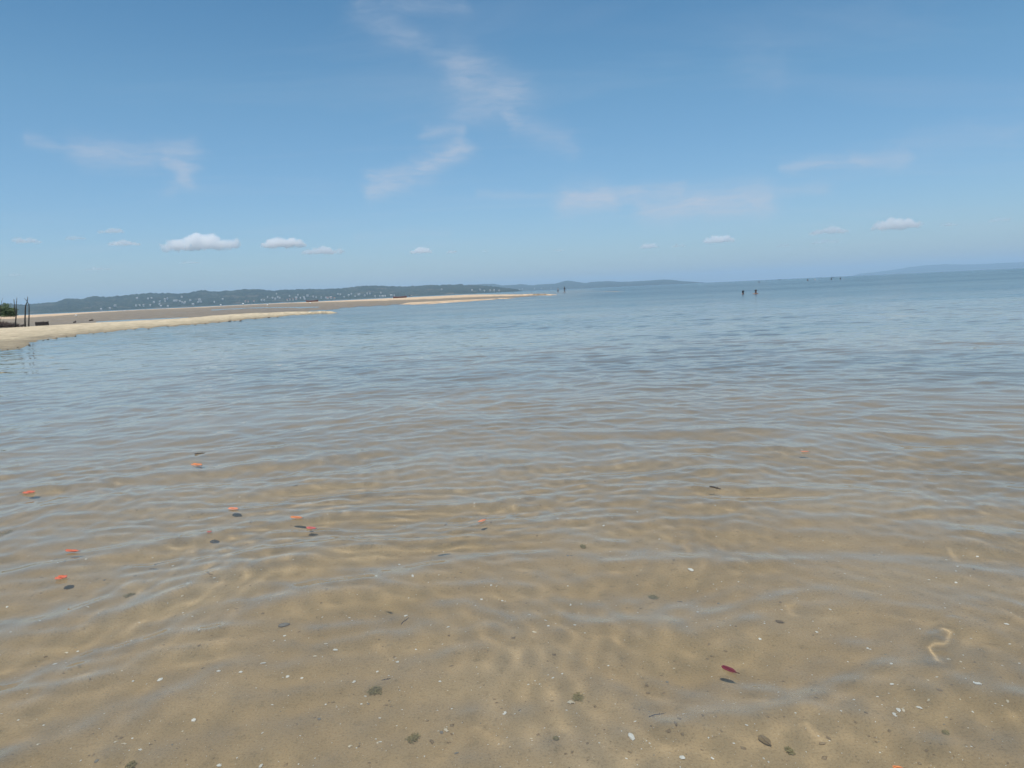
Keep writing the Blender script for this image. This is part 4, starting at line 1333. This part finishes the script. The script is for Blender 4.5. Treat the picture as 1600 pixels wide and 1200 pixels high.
shell_mats = [simple_mat('shell_white', (0.78, 0.75, 0.67), 0.1, 80.0, 0.5), simple_mat('shell_cream', (0.68, 0.58, 0.42), 0.15, 80.0, 0.5)]
shells = [shell_mesh(s, shell_mats[0 if s % 4 else 1]) for s in range(7)]
SHG = 'shell fragments on the seabed'
on_bed('shell', shells[4], 891, 1100, 15, 'cream shell lying against the olive green weed tuft', 'shell', SHG)
on_bed('shell', shells[1], 788, 1118, 9, 'round white shell, brightest in the nearest shallows', 'shell', SHG)
for (x, y, w) in [(249, 1057, 9), (300, 1122, 8), (510, 1005, 8), (524, 1013, 8), (492, 1024, 6), (553, 1064, 7), (409, 1036, 9), (589, 1046, 5), (510, 1097, 5), (697, 1143, 9), (549, 1167, 7), (621, 1033, 7), (410, 1190, 7), (986, 1156, 10), (1066, 1184, 9), (1184, 997, 5), (1526, 1075, 11), (1394, 1120, 8), (1402, 1113, 9), (1411, 1113, 7), (1436, 1108, 7), (1452, 1097, 5), (636, 960, 7), (785, 937, 7), (752, 936, 6), (855, 981, 5), (833, 992, 7), (851, 972, 5), (890, 945, 5), (1090, 958, 5), (1077, 890, 8), (1576, 1098, 5), (1355, 1012, 5), (1397, 1075, 6), (590, 1163, 6), (594, 1162, 5), (449, 1052, 6), (472, 1054, 5), (444, 990, 6), (546, 961, 5), (701, 981, 5), (651, 1011, 5), (688, 1064, 5), (876, 1055, 6), (1112, 1182, 6), (1451, 1068, 5), (1484, 1033, 5), (1335, 1100, 5), (1273, 985, 5), (1570, 973, 6), (1450, 904, 5), (1494, 907, 5), (1525, 865, 4), (1497, 886, 4), (1477, 782, 4), (1252, 704, 4), (871, 812, 5), (945, 821, 5), (1031, 840, 4), (1028, 856, 4), (998, 800, 3.5), (809, 780, 4), (624, 880, 5), (588, 904, 5), (645, 902, 5), (617, 818, 4), (695, 858, 4), (270, 883, 5), (284, 931, 5), (299, 917, 5), (337, 895, 5), (334, 906, 5), (387, 807, 4), (251, 764, 4), (217, 757, 4), (172, 763, 4), (135, 875, 4.5), (79, 877, 4), (101, 1012, 5), (86, 1034, 5), (118, 1010, 5), (59, 1167, 5), (181, 1161, 6), (190, 1165, 6), (343, 1190, 7), (215, 1174, 6), (376, 1048, 6), (342, 1048, 5)]:
    on_bed('shell', shells[r.randrange(7)], x, y, w, SHL, 'shell', SHG)
for _ in range(150):
    y = 690 + 505 * r.random() ** 0.85
    on_bed('shell', shells[r.randrange(7)], r.uniform(2, 1598), y, r.uniform(2.2, 4.2) * (0.5 + 0.55 * (y - 690) / 500), SHL, 'shell', SHG)


def flecks(name, mat, n, smin, smax, label, seed, dark=False):
    g = np.random.default_rng(seed)
    az = g.uniform(-0.72, 0.72, n)
    rr = 1.2 * (14.0 / 1.2) ** (g.random(n) ** 1.3)
    x, y = rr * np.sin(az), rr * np.cos(az)
    z = bed_depth(x, y) + 0.001
    s = g.uniform(smin, smax, n) * (0.6 + g.random(n) ** 6 * 1.8)
    yaw = g.uniform(0, 6.28, n)
    c, d = np.cos(yaw), np.sin(yaw)
    base = np.array([(-1, -0.5, 0), (0.2, -0.8, 0.1), (1, 0.1, 0), (0.1, 0.7, 0.05), (0, 0, 0.6)])
    V = np.zeros((n, 5, 3))
    for i, b in enumerate(base):
        V[:, i, 0] = x + s * (b[0] * c - b[1] * d)
        V[:, i, 1] = y + s * (b[0] * d + b[1] * c)
        V[:, i, 2] = z + s * b[2]
    i0 = np.arange(n)[:, None] * 5
    T = np.stack([np.concatenate([i0 + a, i0 + b, i0 + 4], 1) for a, b in ((0, 1), (1, 2), (2, 3), (3, 0))], 1).reshape(-1, 3)
    o = link(name, mesh_np(name, V.reshape(-1, 3), T, mat, False))
    o.cycles.is_caustics_receiver = True
    return tag(o, label, kind='stuff')


flecks('shell_grit', shell_mats[0], 9000, 0.0009, 0.0022, 'tiny white shell grit strewn over the seabed', 1)
flecks('dark_debris', pebble_mats[1], 6000, 0.0014, 0.0042, 'tiny dark plant debris strewn over the seabed', 2)

# ------------------------------------------------------------------ haze
def build_haze():
    m = bpy.data.materials.new('haze_air')
    m.use_nodes = True
    nt = NT(m.node_tree)
    out = nt.n('ShaderNodeOutputMaterial')
    v = nt.n('ShaderNodeVolumePrincipled', inp={'Color': HAZE_COL, 'Density': HAZE_DENS, 'Anisotropy': 0.0})
    nt.t.links.new(v.outputs[0], out.inputs['Volume'])
    bm = bmesh.new()
    bmesh.ops.create_cube(bm, size=1.0)
    o = link('haze', bm_mesh('haze', bm, m, False))
    o.scale = (28000, 28000, 175)
    o.location = (0, 0, 175 / 2 - 4.6)
    tag(o, 'pale blue sea haze lying over the water', kind='stuff')


HAZE_COL, HAZE_DENS = (0.57, 0.79, 1.0, 1.0), 0.00014
build_haze()
